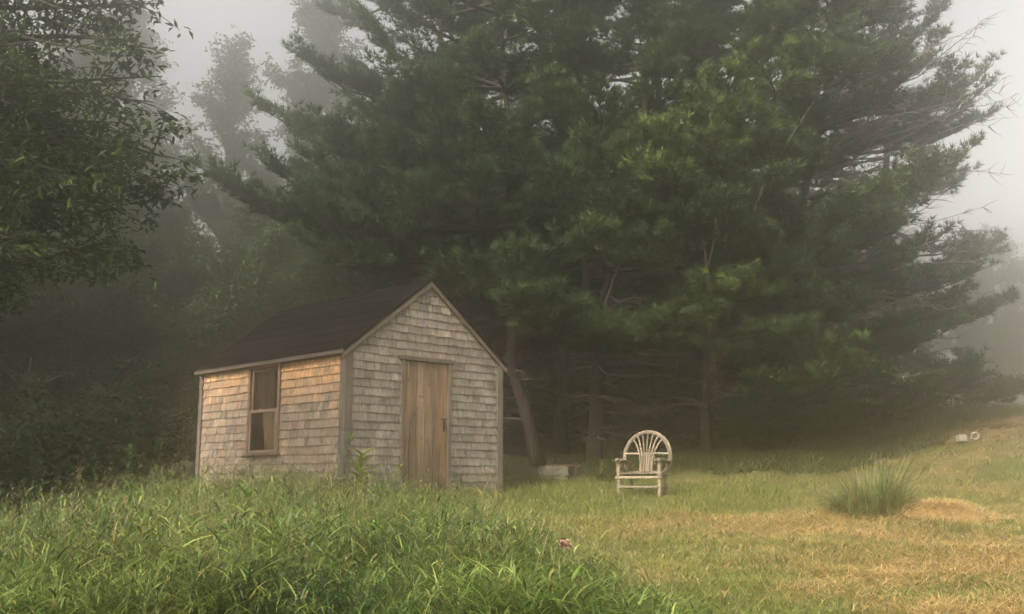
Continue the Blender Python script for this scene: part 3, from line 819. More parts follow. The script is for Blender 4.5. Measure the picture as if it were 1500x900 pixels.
# pine with the leaning trunk just right of the shed
p = Pine(101)
tr = p.trunk([G(790, 19.8), P(765, 590, 19.8), P(748, 520, 19.9), P(752, 470, 20.1), P(728, 410, 20.2), P(728, 300, 20.4), P(742, 180, 20.4), P(735, 60, 20.4), P(740, -160, 20.4), P(745, -330, 20.4)], .125, .03)
for (tx, ty, Y, zy, l) in [(375, 148, 20.0, 225, 1), (385, 160, 19.4, 235, 1), (430, 72, 20.3, 150, 1), (440, 85, 19.8, 160, 1), (300, 250, 19.2, 300, 1), (330, 262, 18.6, 320, 1), (345, 285, 19.6, 335, 1), (440, 350, 18.6, 390, 1), (400, 250, 18.2, 310, 1), (450, 300, 17.8, 350, 1), (470, 330, 18.4, 370, 1), (470, 175, 18.8, 240, 1),
                        (520, 15, 20.5, 130, 1), (480, 200, 19.0, 290, 1), (560, 330, 18.2, 380, 1), (650, 180, 18.4, 280, 1), (700, 165, 17.8, 270, 1), (770, 180, 18.0, 280, 1),
                        (640, 385, 18.0, 430, 1), (700, 400, 17.6, 430, 1), (830, 345, 17.6, 420, 1), (760, 370, 17.2, 420, 1), (440, 225, 19.6, 290, 1), (600, 270, 17.8, 330, 1), (520, 270, 18.0, 340, 1), (700, 260, 17.4, 320, 1), (620, 120, 18.4, 200, 1), (700, 60, 18.2, 140, 1), (560, 90, 18.8, 170, 1), (540, -40, 19.6, 60, 1), (600, -60, 18.8, 20, 1), (820, 260, 17.6, 330, 1), (480, 120, 19.6, 200, 1),
                        (400, 300, 20.2, 370, 1), (470, 310, 21.5, 370, 1), (380, 225, 21.5, 300, 1), (500, 350, 21, 400, 1), (550, 210, 21, 280, 1)]:
    p.limb(hit(tr, P(735, zy, 20.3)[2]), P(tx, ty, Y), .055, sag=.6, start=.3, dens=1.05, new=.25)
p.whorls(tr, P(735, 330, 20.4)[2], P(740, -330, 20.4)[2], 66, 4.2, skip=lambda az, z: False)
for k in range(22):
    z = p.rg.uniform(2.6, 5.6); a = hit(tr, z); az = p.rg.uniform(PI, 2*PI); l = p.rg.uniform(.5, 1.8); p.deadlimb(a, a+np.array([math.cos(az)*l, math.sin(az)*l*.7, p.rg.uniform(-.2, .4)]), .014, 5, (.14, .12, .1))
p.build('pine_tree', 'tall white pine with crooked reddish trunk leaning just right of the shed', PG)

# second pine, straight forked trunk behind the chair
p = Pine(102)
fork = P(880, 470, 20.5)
tr = p.trunk([G(874, 20.5), P(873, 600, 20.5), P(876, 530, 20.5), fork, P(900, 380, 20.8), P(935, 240, 21.2), P(950, 100, 21.5), P(960, -60, 21.6), P(960, -330, 21.6)], .16, .03)
tr2 = p.trunk([P(877, 520, 20.5), P(862, 460, 20.4), P(858, 390, 20.4), P(845, 260, 20.4), P(850, 120, 20.3), P(850, -80, 20.3)], .11, .02)
tr3 = p.trunk([P(880, 490, 20.4), P(893, 430, 20.0), P(915, 365, 19.8), P(925, 300, 19.6)], .045, .012, (.13, .11, .09))
for (tx, ty, Y, zy) in [(760, 445, 17.2, 490), (800, 435, 17.0, 490), (835, 455, 17.2, 490), (1035, 462, 17.0, 500), (1000, 470, 17.2, 500), (960, 480, 17.4, 500), (900, 485, 17.3, 505), (860, 490, 17.6, 505), (960, 350, 17.8, 400), (870, 340, 17.4, 400), (900, 290, 17.4, 360), (960, 250, 17.8, 330),
                        (940, 200, 17.6, 290), (1010, 180, 17.8, 270), (860, 210, 17.8, 290), (880, 130, 18.0, 220), (960, 90, 18.2, 180), (800, 120, 18.2, 200), (850, 40, 18.4, 120), (930, 0, 18.4, 90), (1010, 60, 18.6, 140), (780, 20, 18.6, 100), (1040, -20, 18.8, 70), (930, -60, 19, 20)]:
    base = tr if tx > 855 else tr2
    z = P(880, zy, 20.5)[2]; new = .75 if (ty in (462, 470, 480)) else .35
    p.limb(hit(base, z), P(tx, ty, Y), .05, sag=.5, start=.38, new=new)
p.whorls(tr, P(900, 330, 20.5)[2], P(960, -330, 20.5)[2], 70, 3.9)
for k in range(44):
    z = p.rg.uniform(2.4, 5.8); a = hit(tr if k % 2 else tr2, z) if z > 3.4 else hit(tr, z); az = p.rg.uniform(PI*.95, 2.05*PI); l = p.rg.uniform(.5, 2.2); p.deadlimb(a, a+np.array([math.cos(az)*l, math.sin(az)*l*.6, p.rg.uniform(-.3, .5)]), .014, 6, (.16, .14, .115))
p.deadlimb(hit(tr, P(0, 480, 20.5)[2]), P(1008, 518, 18.4), .022, 6, (.34, .32, .29)); p.deadlimb(hit(tr, P(0, 540, 20.5)[2]), P(960, 550, 18.6), .018, 4, (.26, .24, .21))
p.deadlimb(hit(tr, P(0, 420, 20.5)[2]), P(950, 440, 18.6), .02, 4, (.26, .24, .21)); p.deadlimb(hit(tr, P(0, 400, 20.5)[2]), P(1040, 398, 19.6), .02, 4, (.26, .24, .21))
p.build('pine_tree', 'white pine with straight trunk forking low, directly behind the chair', PG)

# third pine, slanting pale stems right of centre
p = Pine(103)
tr = p.trunk([G(1035, 21.5), P(1035, 560, 21.5), P(1042, 470, 21.5), P(1068, 420, 21.3), P(1088, 350, 21.2), P(1110, 290, 21.2), P(1150, 200, 21.1), P(1190, 120, 21.1), P(1220, 0, 21.2), P(1230, -200, 21.3)], .10, .018, (.05, .04, .032))
tr2 = p.trunk([P(1040, 500, 21.4), P(1036, 410, 21.6), P(1040, 340, 21.7), P(1085, 260, 21.9), P(1105, 160, 22), P(1120, 0, 22), P(1120, -230, 22)], .055, .014, (.17, .145, .12))
tr3 = p.trunk([P(1038, 430, 21.5), P(1030, 370, 21.3), P(1022, 320, 21.2), P(1010, 200, 21.2)], .045, .015, (.2, .18, .15))
for (tx, ty, Y, zy, new_lit) in [(1100, 80, 17.6, 170, .9), (1060, 110, 17.4, 200, .9), (1020, 150, 17.3, 230, .95), (975, 190, 17.2, 270, .95), (935, 240, 17.2, 300, .9), (1080, 160, 17.6, 240, .7), (1040, 210, 17.4, 280, .7), (990, 260, 17.4, 320, .6), (1060, 290, 17.6, 350, .4), (1000, 320, 17.8, 370, .3),
                        (1120, 200, 17.8, 260, .5), (1150, 260, 18.0, 320, .4), (1200, 220, 18.6, 290, .35), (1110, 350, 18.4, 400, .35), (1160, 390, 18.6, 430, .3), (1050, 420, 18.2, 440, .9), (1085, 410, 18.4, 435, .8), (1180, 75, 18.2, 140, .6), (1240, 50, 18.6, 130, .6), (1260, 90, 18.4, 150, .5), (1180, 150, 18.6, 200, .3), (1130, 20, 18.4, 90, .5), (1220, -30, 18.6, 60, .4), (1300, 0, 19, 80, .4), (1090, -20, 18.6, 60, .4), (1320, 80, 19.6, 140, .4), (1160, -80, 18.4, 0, .4)]:
    p.limb(hit(tr if tx > 1060 else tr2, P(1080, zy, 21.3)[2]), P(tx, ty, Y), .05, sag=.4, start=.4, new=new_lit)
p.whorls(tr2, P(1080, 260, 21.3)[2], P(1120, -230, 21.3)[2], 64, 3.6)
p.dead.tube(spline([P(1066, 470, 20.6), P(1088, 365, 19.6), P(1112, 290, 19.0), P(1150, 215, 18.9), P(1205, 130, 19.2)], 18), np.linspace(.04, .012, 18), 6, (.30, .27, .23), True, .15, 3)
p.dead.tube(spline([P(1040, 470, 20.2), P(1036, 400, 19.2), P(1026, 325, 18.6)], 10), np.linspace(.034, .016, 10), 6, (.26, .23, .19), True, .15, 4)
p.dead.tube(spline([P(1036, 400, 19.2), P(1046, 350, 18.7), P(1048, 320, 18.6)], 8), np.linspace(.022, .012, 8), 6, (.26, .23, .19), True, .15, 4)
for k in range(60):
    z = p.rg.uniform(2.6, 7.0); a = hit(tr if k % 2 else tr2, z); az = p.rg.uniform(PI*.9, 2.1*PI); l = p.rg.uniform(.6, 2.6); p.deadlimb(a, a+np.array([math.cos(az)*l, math.sin(az)*l*.6, p.rg.uniform(-.2, .9)]), .014, 9, (.17, .15, .13))
p.build('pine_tree', 'white pine with pale slanting stems and yellow green boughs right of centre', PG)

# fourth pine, on the right, spreading out into the fog
p = Pine(104)
tr = p.trunk([G(1145, 22.6), P(1140, 560, 22.6), P(1150, 420, 22.6), P(1175, 300, 22.6), P(1200, 180, 22.6), P(1230, 60, 22.7), P(1250, -120, 22.8), P(1260, -260, 22.8)], .13, .03)
for (tx, ty, Y, zy, new_lit) in [(1455, 95, 22.0, 190, .3), (1440, 130, 21.4, 210, .3), (1400, 110, 20.6, 200, .4), (1440, 175, 22.4, 240, .2), (1375, 60, 21.5, 150, .3), (1380, 15, 21.8, 110, .3), (1350, -40, 21.6, 60, .3), (1320, 120, 20.2, 190, .4),
                        (1425, 215, 20.6, 290, .6), (1400, 240, 20.2, 300, .6), (1360, 240, 19.6, 310, .7), (1300, 270, 19.2, 330, .65), (1240, 300, 19.0, 360, .5), (1370, 280, 20.0, 340, .5), (1300, 330, 19.4, 370, .4), (1380, 345, 21.0, 390, .3), (1210, 350, 19.0, 390, .35), (1330, 380, 20.5, 410, .2), (1150, 320, 19.2, 370, .3),
                        (1450, 390, 22.0, 420, .15), (1420, 430, 22.4, 450, .15), (1470, 440, 24, 450, .1), (1190, 430, 19.2, 470, .3), (1240, 440, 19.6, 480, .35), (1170, 480, 19.0, 510, .45), (1240, 505, 19.0, 525, .55), (1120, 490, 19.0, 520, .4), (1310, 470, 20.5, 500, .3), (1400, 480, 21.5, 500, .2), (1420, 540, 22.5, 545, .15),
                        (1210, 560, 19.6, 570, .4), (1120, 560, 19.6, 570, .3), (1300, 550, 20.6, 560, .25), (1360, 585, 22, 590, .15), (1260, 600, 21, 600, .2), (1170, 610, 20.6, 610, .2), (1080, 600, 20.2, 600, .15), (1060, 520, 19.6, 540, .25)]:
    p.limb(hit(tr, P(1160, zy, 22.6)[2]), P(tx, ty, Y), .05, sag=.5, start=.34, new=new_lit, dens=.95)
p.whorls(tr, P(1160, 200, 22.6)[2], P(1250, -260, 22.8)[2], 38, 3.6)
p.whorls(tr, P(1160, 600, 22.6)[2], P(1160, 200, 22.6)[2], 34, 3.6, sector=(.3, PI+.3))
for k in range(120):
    z = p.rg.uniform(P(0, 600, 22.6)[2], P(0, 140, 22.6)[2]); a = hit(tr, z); az = p.rg.uniform(-1.5, .2); l = p.rg.uniform(1.6, 4.4); p.deadlimb(a, a+np.array([math.cos(az)*l, math.sin(az)*l*.7, p.rg.uniform(-.1, 1.3)]), .018, 18, (.27, .25, .23))
# a spray of rust coloured dead needles
dc = P(1050, 548, 18.8); n = 15
q = dc+R(9).normal(size=(n, 3))*np.array([.22, .15, .13]); DEADTUFT = (q, unit(R(8).normal(size=(n, 3))+np.array([.2, -.3, .2])))
p.deadlimb(hit(tr, 3.2), P(1048, 548, 18.8), .016, 8)
rt = p.build('pine_tree', 'broad white pine spreading layered boughs right into the fog, dead twigs inside', PG)
V = tri_needles(R(7), DEADTUFT[0], DEADTUFT[1], 12, .9, .08, .16, .011, vary(R(6), (.15, .08, .04), n))
o = link('dead_needle_spray', mesh_np('dead_needle_spray', *V), M_NEEDLE, rt); o.location = -np.array(rt.location); o['label'] = 'rust brown dead needles on a low branch'

# fifth and sixth, behind, filling the middle
for k, (px, Y, top, l, lab, zb) in enumerate([(640, 23.5, -300, 4.6, 'dark white pine hidden behind the shed roof, its boughs reaching left', 400), (960, 24.5, -350, 4.6, 'dark white pine filling the gap between the forked and the slanting pines', 430), (820, 23, -350, 4.2, 'dark white pine half hidden between the leaning and the forked trunks', 420), (1300, 26.5, -150, 4.6, 'foggy white pine rearmost at the right end of the pine group', 560)]):
    p = Pine(200+k)
    tr = p.trunk([G(px, Y), P(px+5, 480, Y), P(px-4, 300, Y), P(px+6, 100, Y), P(px, top, Y)], .15, .03)
    p.whorls(tr, P(px, zb, Y)[2], P(px, top, Y)[2]-.3, 104, l, dens=.85, new=.12)
    for j in range(40):
        z = p.rg.uniform(2.4, 6.0); a = hit(tr, z); az = p.rg.uniform(PI, 2*PI); ll = p.rg.uniform(.6, 2.4); p.deadlimb(a, a+np.array([math.cos(az)*ll, math.sin(az)*ll*.6, p.rg.uniform(-.2, .5)]), .014, 7, (.13, .115, .1))
    p.build('pine_tree', lab, PG, needles=9, w=.024)

# ------------------------------------------------------------------ broadleaved trees
def broadleaf(name, seed, trunk_pts, r0, limbs, label, group=None, leaf=(.10, .042), per=26, cols=((.055, .10, .03), (.09, .15, .04)), sub=9, spread=.55, mat_=None, hang=.45, cluster=.17, weep=0.0, wood=(.045, .038, .03), cat='tree'):
    rg = R(seed); wood_ = MB(); br = MB(); pos = []; cc = []
    c = spline(trunk_pts, 20); t = np.linspace(0, 1, 20); rad = r0*(1-t)+r0*.2*t; rad[0] *= 1.3
    wood_.tube(c, rad, 10, np.array(wood), True, .12, seed)
    for (a, tip) in limbs:
        a = np.asarray(a); tip = np.asarray(tip); v = tip-a; l = np.linalg.norm(v)
        cv = spline([a, a+v*.35+np.array([0, 0, .10*l])+rg.normal(size=3)*.04*l, a+v*.7+np.array([0, 0, .10*l])+rg.normal(size=3)*.04*l, tip], 14)
        br.tube(cv, np.linspace(min(.07, .012+.016*l), .006, 14), 5, np.array(wood), False)
        tone = rg.uniform(.8, 1.2)
        ns = int(sub*max(1, l/2.0))
        for k in range(ns):
            tt = rg.uniform(.25, 1); i = min(int(tt*13), 12); p0 = cv[i]
            d = unit(unit(v)*.7+rdir(rg, 1)[0]*.9+np.array([0, 0, .1-weep])); sl = rg.uniform(.25, 1)*spread*(1.15-tt*.45)*max(.6, min(1.5, l/3))
            e = p0+d*sl+np.array([0, 0, -weep*sl*.5])
            br.tube(spline([p0, p0+d*sl*.5+np.array([0, 0, .05*sl]), e], 5), np.linspace(.009, .003, 5), 3, np.array(wood), False)
            m = max(3, int(per*sl/spread*rg.uniform(.5, 1.4)))
            # leaves sit in little whorls along the twig
            nc = max(1, m//6); cl = p0+(e-p0)*rg.uniform(.3, 1.08, (nc, 1))+rg.normal(size=(nc, 3))*cluster*.55
            pp = np.repeat(cl, 6, 0)+rg.normal(size=(nc*6, 3))*np.array([cluster, cluster, cluster*.5])*.5
            pos.append(pp); q = rg.random((len(pp), 1))
            cc.append((np.array(cols[0])*(1-q)+np.array(cols[1])*q)*tone)
    pos = np.concatenate(pos); cc = np.concatenate(cc); m = len(pos)
    nr = unit(rdir(rg, m)*.7+np.array([0, 0, 1.]))
    V = leaf_quads(rg, pos, nr, rg.uniform(.65, 1.25, m)*leaf[0], rg.uniform(.75, 1.2, m)*leaf[1], cc, hang)
    root = empty(name, tuple(c[0])); tag(root, label, cat, group)
    for nm, mb, mt in (('trunk', wood_, M_BARK), ('branches', br, M_BARK)):
        o = mb.build(nm, mt, root, smooth=True); o.location = -c[0]
    o = link('crown', mesh_np('crown', *V), M_LEAF, root); o.location = -c[0]
    print(name, 'leaves', m); return root

# the near tree at the left edge
rg = R(31); base = np.array([-8.6, 11.2, gz1(-8.6, 11.2)-.05])
trk = [base, base+[.1, 0, 2.2], base+[-.1, .1, 4.5], base+[.2, 0, 7.0], base+[.1, 0, 9.5]]
tc = spline(trk, 20); lim = []
for (tx, ty, Y) in [(235, 5, 10.8), (190, 60, 10.4), (238, 112, 10.6), (225, 150, 10.2), (268, 235, 10.8), (250, 275, 10.4), (262, 300, 10.9), (215, 330, 10.3), (210, 385, 10.8), (170, 350, 10.2), (150, 300, 10.0), (120, 360, 10.6), (180, 250, 10.0), (130, 200, 9.8), (180, 180, 10.4), (100, 120, 9.8), (150, 80, 10.0), (90, 250, 9.8), (60, 310, 9.8), (60, 170, 9.6), (110, 20, 10), (60, 60, 9.8), (30, 120, 9.6), (30, 250, 9.6), (20, 350, 9.8), (60, 380, 10.2), (0, 420, 10), (170, -20, 10.6), (90, -50, 10.2), (0, 0, 9.8), (0, 190, 9.6), (140, 140, 11.5), (100, 220, 11.8), (160, 240, 11.6), (60, 120, 11.8), (80, 300, 11.8), (200, 280, 11.5), (40, 60, 12), (-60, 100, 10), (-80, 250, 10), (-60, 350, 10.4), (-80, 0, 10.5),
                    (40, 430, 10.8)]:
    tip = P(tx, ty, Y); a = tc[int(np.argmin(np.abs(tc[:, 2]-(tip[2]-.5))))]
    lim.append((a, tip))
broadleaf('broadleaf_tree', 32, trk, .2, lim, 'large broadleaved tree hanging dark leafy boughs in from the left edge', None, (.12, .043), 46, ((.04, .062, .022), (.075, .108, .034)), 12, .6, hang=.14, cluster=.12, weep=.16)

# young dark trees and bushes on the left, in the shade
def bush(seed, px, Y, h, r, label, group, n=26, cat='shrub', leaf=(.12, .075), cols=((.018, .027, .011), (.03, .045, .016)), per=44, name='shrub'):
    rg = R(seed); b = G(px, Y); lim = []
    trk = [b, b+[0, 0, h*.4], b+[rg.normal()*.1, 0, h*.8]]; c = spline(trk, 20)
    for k in range(n):
        t = rg.uniform(.05, 1); az = rg.uniform(0, 2*PI); rr = r*math.sqrt(max(.08, 1-(t*1.0-.35)**2*1.6))*rg.uniform(.6, 1.1)
        a = c[int(t*.8*19)]
        lim.append((a, a+np.array([math.cos(az)*rr, math.sin(az)*rr, rg.uniform(.05, .35)*h*.5+.1])))
    return broadleaf(name, seed, trk, .03+.012*h, lim, label, group, leaf, per, cols, 10, .45, hang=.2, cluster=.16, cat=cat)
SG = 'dark shrubs under the trees left of the shed'
for k, (px, Y, h, r, lab) in enumerate([(60, 16.5, 2.0, 1.6, 'dark bush at the far left under the leafy boughs'), (215, 20, 2.0, 1.6, 'dark bush nearest the left wall of the shed'), (130, 21, 2.6, 1.9, 'tall dark bush second from the left in the shade'), (-40, 13.5, 1.5, 1.2, 'low dark bush cut off by the left edge of the photo'), (300, 25, 2.9, 2.2, 'dark bush showing above the back corner of the shed roof'), (20, 22, 3.4, 2.0, 'tall dark sapling behind the far left bush'), (170, 26, 3.6, 2.2, 'dim bush deep in the wood midway between left edge and shed')]):
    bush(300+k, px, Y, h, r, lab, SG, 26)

# trees of the wood behind, fading in the fog
def forest_tree(seed, x, Y, h, r, label, group, zc=.12, nl=95, leaf=(.19, .13), per=44, cols=((.05, .078, .028), (.09, .125, .04)), conic=.25, sub=10, spread=.9, cluster=.24):
    rg = R(seed); b = np.array([x, Y, gz1(x, Y)-.1]); lim = []
    lean = rg.normal()*.25
    trk = [b, b+[lean*.3, 0, h*.35], b+[lean, 0, h*.7], b+[lean*1.3, 0, h*.96]]; c = spline(trk, 20)
    for k in range(nl):
        t = zc+(1-zc)*rg.random()**.9; az = rg.uniform(0, 2*PI); q = (t-zc)/(1-zc)
        rr = r*(math.sin(PI*min(1, .18+q*.8))**.7*(1-conic*q))*rg.uniform(.55, 1.15)
        a = c[min(19, int(max(.1, t-.12)*19))]
        tip = np.array([c[min(19, int(t*19))][0]+math.cos(az)*rr, a[1]+math.sin(az)*rr, b[2]+h*t+rg.uniform(-.3, .3)])
        lim.append((a, tip))
    return broadleaf('forest_tree', seed, trk, .012*h+.05, lim, label, group, leaf, per, cols, sub, spread, hang=.2, cluster=cluster)
FG = 'trees of the foggy wood behind'
def fx(px, Y): return (px-750)*CP/F*Y
fts = [(318, 50, 20.5, 3.6, 'slender pale tree in the fog left of the pines, its top at the sky gap'),
       (455, 56, 27, 4.8, 'tallest foggy tree just left of the pine boughs, reaching the top edge'),
       (150, 50, 23, 4.6, 'pale foggy tree behind the leafy boughs at upper left'),
       (60, 38, 17, 4.2, 'dim foggy tree at the far left behind the leafy boughs'),
       (235, 40, 9.0, 3.2, 'short dim tree in the fog above the left end of the shed'),
       (375, 38, 9.6, 3.6, 'short rounded foggy tree over the shed roof ridge'),
       (520, 40, 12.5, 3.8, 'foggy tree behind the left pine boughs'),
       (1475, 66, 12.5, 5.5, 'faint broad tree in the fog by the right edge above the lawn')]
for k, (px, Y, h, r, lab) in enumerate(fts):
    forest_tree(400+k, fx(px, Y), Y, h, r, lab, FG)
# deeper rows: copies
protos = [forest_tree(450, fx(700, 34), 34, 13, 3.2, 'unseen tree in the wood left of view, added to shade the left side', FG),
          forest_tree(451, fx(150, 42), 42, 11, 3.6, 'unseen tree in the wood left of view, added to shade the left side', FG, zc=.1)]
def copy_tree(o, loc, rz, s):
    r = o.copy(); COL.objects.link(r); r.location = loc; r.rotation_euler = (0, 0, rz); r.scale = (s, s, s)
    for ch in o.children:
        c = ch.copy(); COL.objects.link(c); c.parent = r
    return r
rg = R(77)
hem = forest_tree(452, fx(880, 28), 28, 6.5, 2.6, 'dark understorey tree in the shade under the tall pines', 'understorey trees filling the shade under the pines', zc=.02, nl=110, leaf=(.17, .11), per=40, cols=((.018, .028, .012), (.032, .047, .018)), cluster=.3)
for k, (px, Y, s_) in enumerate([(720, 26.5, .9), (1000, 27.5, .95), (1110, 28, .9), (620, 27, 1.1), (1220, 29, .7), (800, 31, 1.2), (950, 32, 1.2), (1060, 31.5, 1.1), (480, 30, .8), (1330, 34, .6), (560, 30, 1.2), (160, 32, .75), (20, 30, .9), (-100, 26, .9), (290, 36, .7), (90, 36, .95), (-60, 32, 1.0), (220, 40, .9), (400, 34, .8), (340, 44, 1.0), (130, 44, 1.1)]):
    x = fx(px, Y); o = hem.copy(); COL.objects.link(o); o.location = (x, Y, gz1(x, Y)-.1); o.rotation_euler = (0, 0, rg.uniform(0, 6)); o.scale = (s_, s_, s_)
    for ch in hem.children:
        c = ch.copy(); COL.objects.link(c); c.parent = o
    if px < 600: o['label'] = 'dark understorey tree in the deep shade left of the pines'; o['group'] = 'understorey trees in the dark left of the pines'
for k, (px, Y, s) in enumerate([(-60, 40, 1.0), (60, 46, 1.05), (290, 62, .9), (-150, 34, 1.0), (420, 66, 1.2), (560, 38, 1.0), (820, 36, 1.0), (940, 38, 1.05), (1060, 36, .9), (1180, 38, .85), (1290, 44, .8), (630, 44, 1.1), (760, 46, 1.1), (215, 62, .9), (1330, 74, 1.2), (1240, 33, .55), (1100, 32, .6), (500, 36, .8), (-60, 26, .8)]):
    x = fx(px, Y); o = copy_tree(protos[k % 2], (x, Y, gz1(x, Y)-.1), rg.uniform(0, 6), s)
    if abs(px-750) > 800: o['label'] = 'unseen tree in the wood left of view, added to shade the left side'

for k, (x, Y, s_) in enumerate([(-19.5, 8, 1.1), (-23, 14, 1.1), (-20, 21, 1.0), (-17.5, 27, 1.0), (-24, 28, 1.1), (-14.8, 22, .8)]):  # out-of-view trees, put in to block sun and sky from the left wood
    o = copy_tree(protos[k % 2], (x, Y, gz1(x, Y)-.1), rg.uniform(0, 6), s_); o['label'] = 'unseen tree in the wood left of view, added to shade the left side'
# undergrowth along the wood edge on the right and behind the chair
UG = 'low bushes along the edge of the wood'
for k, (px, Y, h, r, lab) in enumerate([(1240, 24.5, 1.5, 1.3, 'dim bush under the right pine, left of the foggy slope'), (1120, 22.6, 1.0, 1.0, 'low dark bush under the right pine nearest the lawn'), (1340, 29, 1.8, 1.8, 'foggy bush on the slope beneath the rearmost pine'), (960, 22.5, .9, 1.0, 'low dark bush in the shade behind the chair'), (680, 22, 1.6, 1.4, 'dark bush in the shade between shed and leaning trunk'), (1440, 34, 1.6, 2.0, 'pale foggy bush high on the grass slope by the right edge'), (820, 24, 1.8, 1.6, 'dark bush behind the forked trunk'), (1030, 25, 2.2, 1.8, 'dark bush behind the slanting stems')]):
    bush(500+k, px, Y, h, r, lab, UG, 22, leaf=(.14, .085), per=40)

# ------------------------------------------------------------------ small things on the grass
def tuft():
    rg = R(41); cx, cy = 4.22, 12.2; n = 2600
    a = rg.uniform(0, 2*PI, n); rr = rg.random(n)**.62*(1+.25*np.sin(a*3+1)+.15*np.sin(a*5))
    x = cx+np.cos(a)*rr*.46; y = cy+np.sin(a)*rr*.36; z = gz(x, y)
    z0 = gz1(cx, cy); rr = np.minimum(rr, 1)
    base = np.stack([x-cx, y-cy, z-z0-.02], 1)
    h = rg.uniform(.30, .84, n)*(1-.5*rr**2)*(1+.35*(x-cx))*(.65+.7*vnoise(x*6, y*6, 3)); c = vary(rg, (.16, .21, .075), n, .14, .45)
    q = rg.random(n) < .22; c[q] = vary(rg, (.33, .30, .13), int(q.sum()))
    out = np.arctan2(y-cy, x-cx)+rg.normal(size=n)*1.1
    V = blades(rg, base, h, out, .05+.75*rg.random(n)**1.6, rg.uniform(0, 1.2, n), rg.uniform(.006, .014, n), c, 5)
    tag(link('grass_tuft', mesh_np('grass_tuft', *V, smooth=True), M_GRASS, None, (cx, cy, z0)), 'tall bluish green grass tuft left unmown beside the golden hay heap', 'grass tuft')
tuft()
def heap(name, cx, cy, rx, ry, h, n, label, seed, wd=1, tone=1.0):
    rg = R(seed); z0 = gz1(cx, cy); mb = MB(); nr, na = 9, 28; v = [(0, 0, h)]; f = []
    for i in range(1, nr+1):
        for j in range(na):
            r = i/nr; a = j*2*PI/na; x = math.cos(a)*r*rx; y = math.sin(a)*r*ry
            x *= 1+.18*math.sin(3*a+seed); 
            zz = h*(1-r**2)**1.1*(.8+.4*float(vnoise(x*7+50, y*7+50, seed)))+gz1(cx+x, cy+y)-z0-(.03 if i == nr else 0)
            v.append((x, y, zz))
    for j in range(na): f.append((0, 1+j, 1+(j+1) % na))
    for i in range(nr-1):
        for j in range(na): a = 1+i*na+j; b = 1+i*na+(j+1) % na; f.append((a, a+na, b+na, b))
    mb.add(v, f, (.74, .56, .30)); V = np.array(v)
    k = rg.integers(0, len(V), n); base = V[k]*np.where(rg.random((n, 1)) < .25, np.array([1.25, 1.25, .3]), 1)+rg.normal(size=(n, 3))*np.array([.07, .07, .012]); c = vary(rg, np.array((.72, .55, .29))*tone, n, .08, .28)
    B = blades(rg, base, rg.uniform(.06, .18, n), rg.uniform(0, 2*PI, n), rg.uniform(.7, 1.4, n), rg.uniform(.6, 1.3, n), rg.uniform(.004, .007, n)*wd, c, 3)
    me0 = (V, np.concatenate([np.array(q) for q in f]), np.array([len(q) for q in f]), np.tile(np.array((.60, .45, .24))*tone, (len(V), 1)))
    me = mesh_np(name, *merge([me0, B]), smooth=True)
    tag(link(name, me, M_STRAW, None, (cx, cy, z0)), label, 'hay heap')
heap('hay_heap', 4.86, 11.85, .56, .5, .17, 5200, 'golden heap of dry cut hay right of the grass tuft', 51)
heap('hay_heap', 10.6, 22.6, 1.6, .9, .22, 3000, 'distant tan heap of cut hay near the wood edge at right', 52, 2, .42)
heap('hay_heap', 13.0, 25.0, 1.9, 1.0, .22, 3000, 'farthest tan hay heap at the right edge of the photo', 53, 2, .48)
def rock(name, cx, cy, s, label, cat, seed, c, rz=0, dz=0, bev=.02, parent=None):
    mb = MB(); rg = R(seed); n = 5; v = []; f = []
    for i in range(n+1):
        for j in range(n+1):
            for k in range(n+1):
                p_ = np.array([i, j, k])/n*2-1; q = p_*(1-.10*(np.abs(p_).max()*np.linalg.norm(p_)/1.73)**3)
                v.append(q*np.array(s)/2*(1+.035*rg.normal()))
    idx = lambda i, j, k: (i*(n+1)+j)*(n+1)+k
    for a in range(n):
        for b in range(n):
            f += [(idx(0,a,b), idx(0,a,b+1), idx(0,a+1,b+1), idx(0,a+1,b)), (idx(n,a,b), idx(n,a+1,b), idx(n,a+1,b+1), idx(n,a,b+1)),
                  (idx(a,0,b), idx(a+1,0,b), idx(a+1,0,b+1), idx(a,0,b+1)), (idx(a,n,b), idx(a,n,b+1), idx(a+1,n,b+1), idx(a+1,n,b)),
                  (idx(a,b,0), idx(a,b+1,0), idx(a+1,b+1,0), idx(a+1,b,0)), (idx(a,b,n), idx(a+1,b,n), idx(a+1,b+1,n), idx(a,b+1,n))]
    used = sorted({i for q in f for i in q}); mp = {u: i for i, u in enumerate(used)}
    mb.add(np.array(v)[used], [tuple(mp[i] for i in q) for q in f], c)
    o = mb.build(name, M_STONE, None, smooth=False, loc=(cx, cy, gz1(cx, cy)+s[2]*.38+dz)); o.rotation_euler = (0, 0, rz)
    return tag(o, label, cat)
bx, by = .72, 18.0
rock('stone_block', bx, by, (.52, .26, .24), 'pale rectangular stone block in the shade between shed and chair', 'stone', 61, (.20, .18, .135), .05)
mb = MB(); mb.box((0, 0, 0), (.62, .14, .035), (.10, .055, .035)); o = mb.build('plank', M_PLANK, None, bevel=.004, loc=(.62, 18.38, gz1(.8, 18.4)+.19)); o.rotation_euler = (0, .03, -.04)
tag(o, 'reddish brown board lying behind the pale stone block', 'board')
mb = MB()
for xx in (.48,): mb.box((xx, .01, -.3), (xx+.06, .15, -.002), (.12, .08, .06))
l_ = mb.build('support', M_PLANK, o)
sx, sy = fx(1413, 21.8), 21.8
rock('stone', sx, sy, (.19, .15, .15), 'square pale stone left of the round one in distant grass', 'stone', 62, (.40, .37, .31), .1, .07)
mb = MB(); th = np.linspace(0, 2*PI, 17)
mb.tube([(math.cos(t)*.075, 0, math.sin(t)*.07) for t in th], .027, 8, (.40, .37, .31), False, .1, 3)
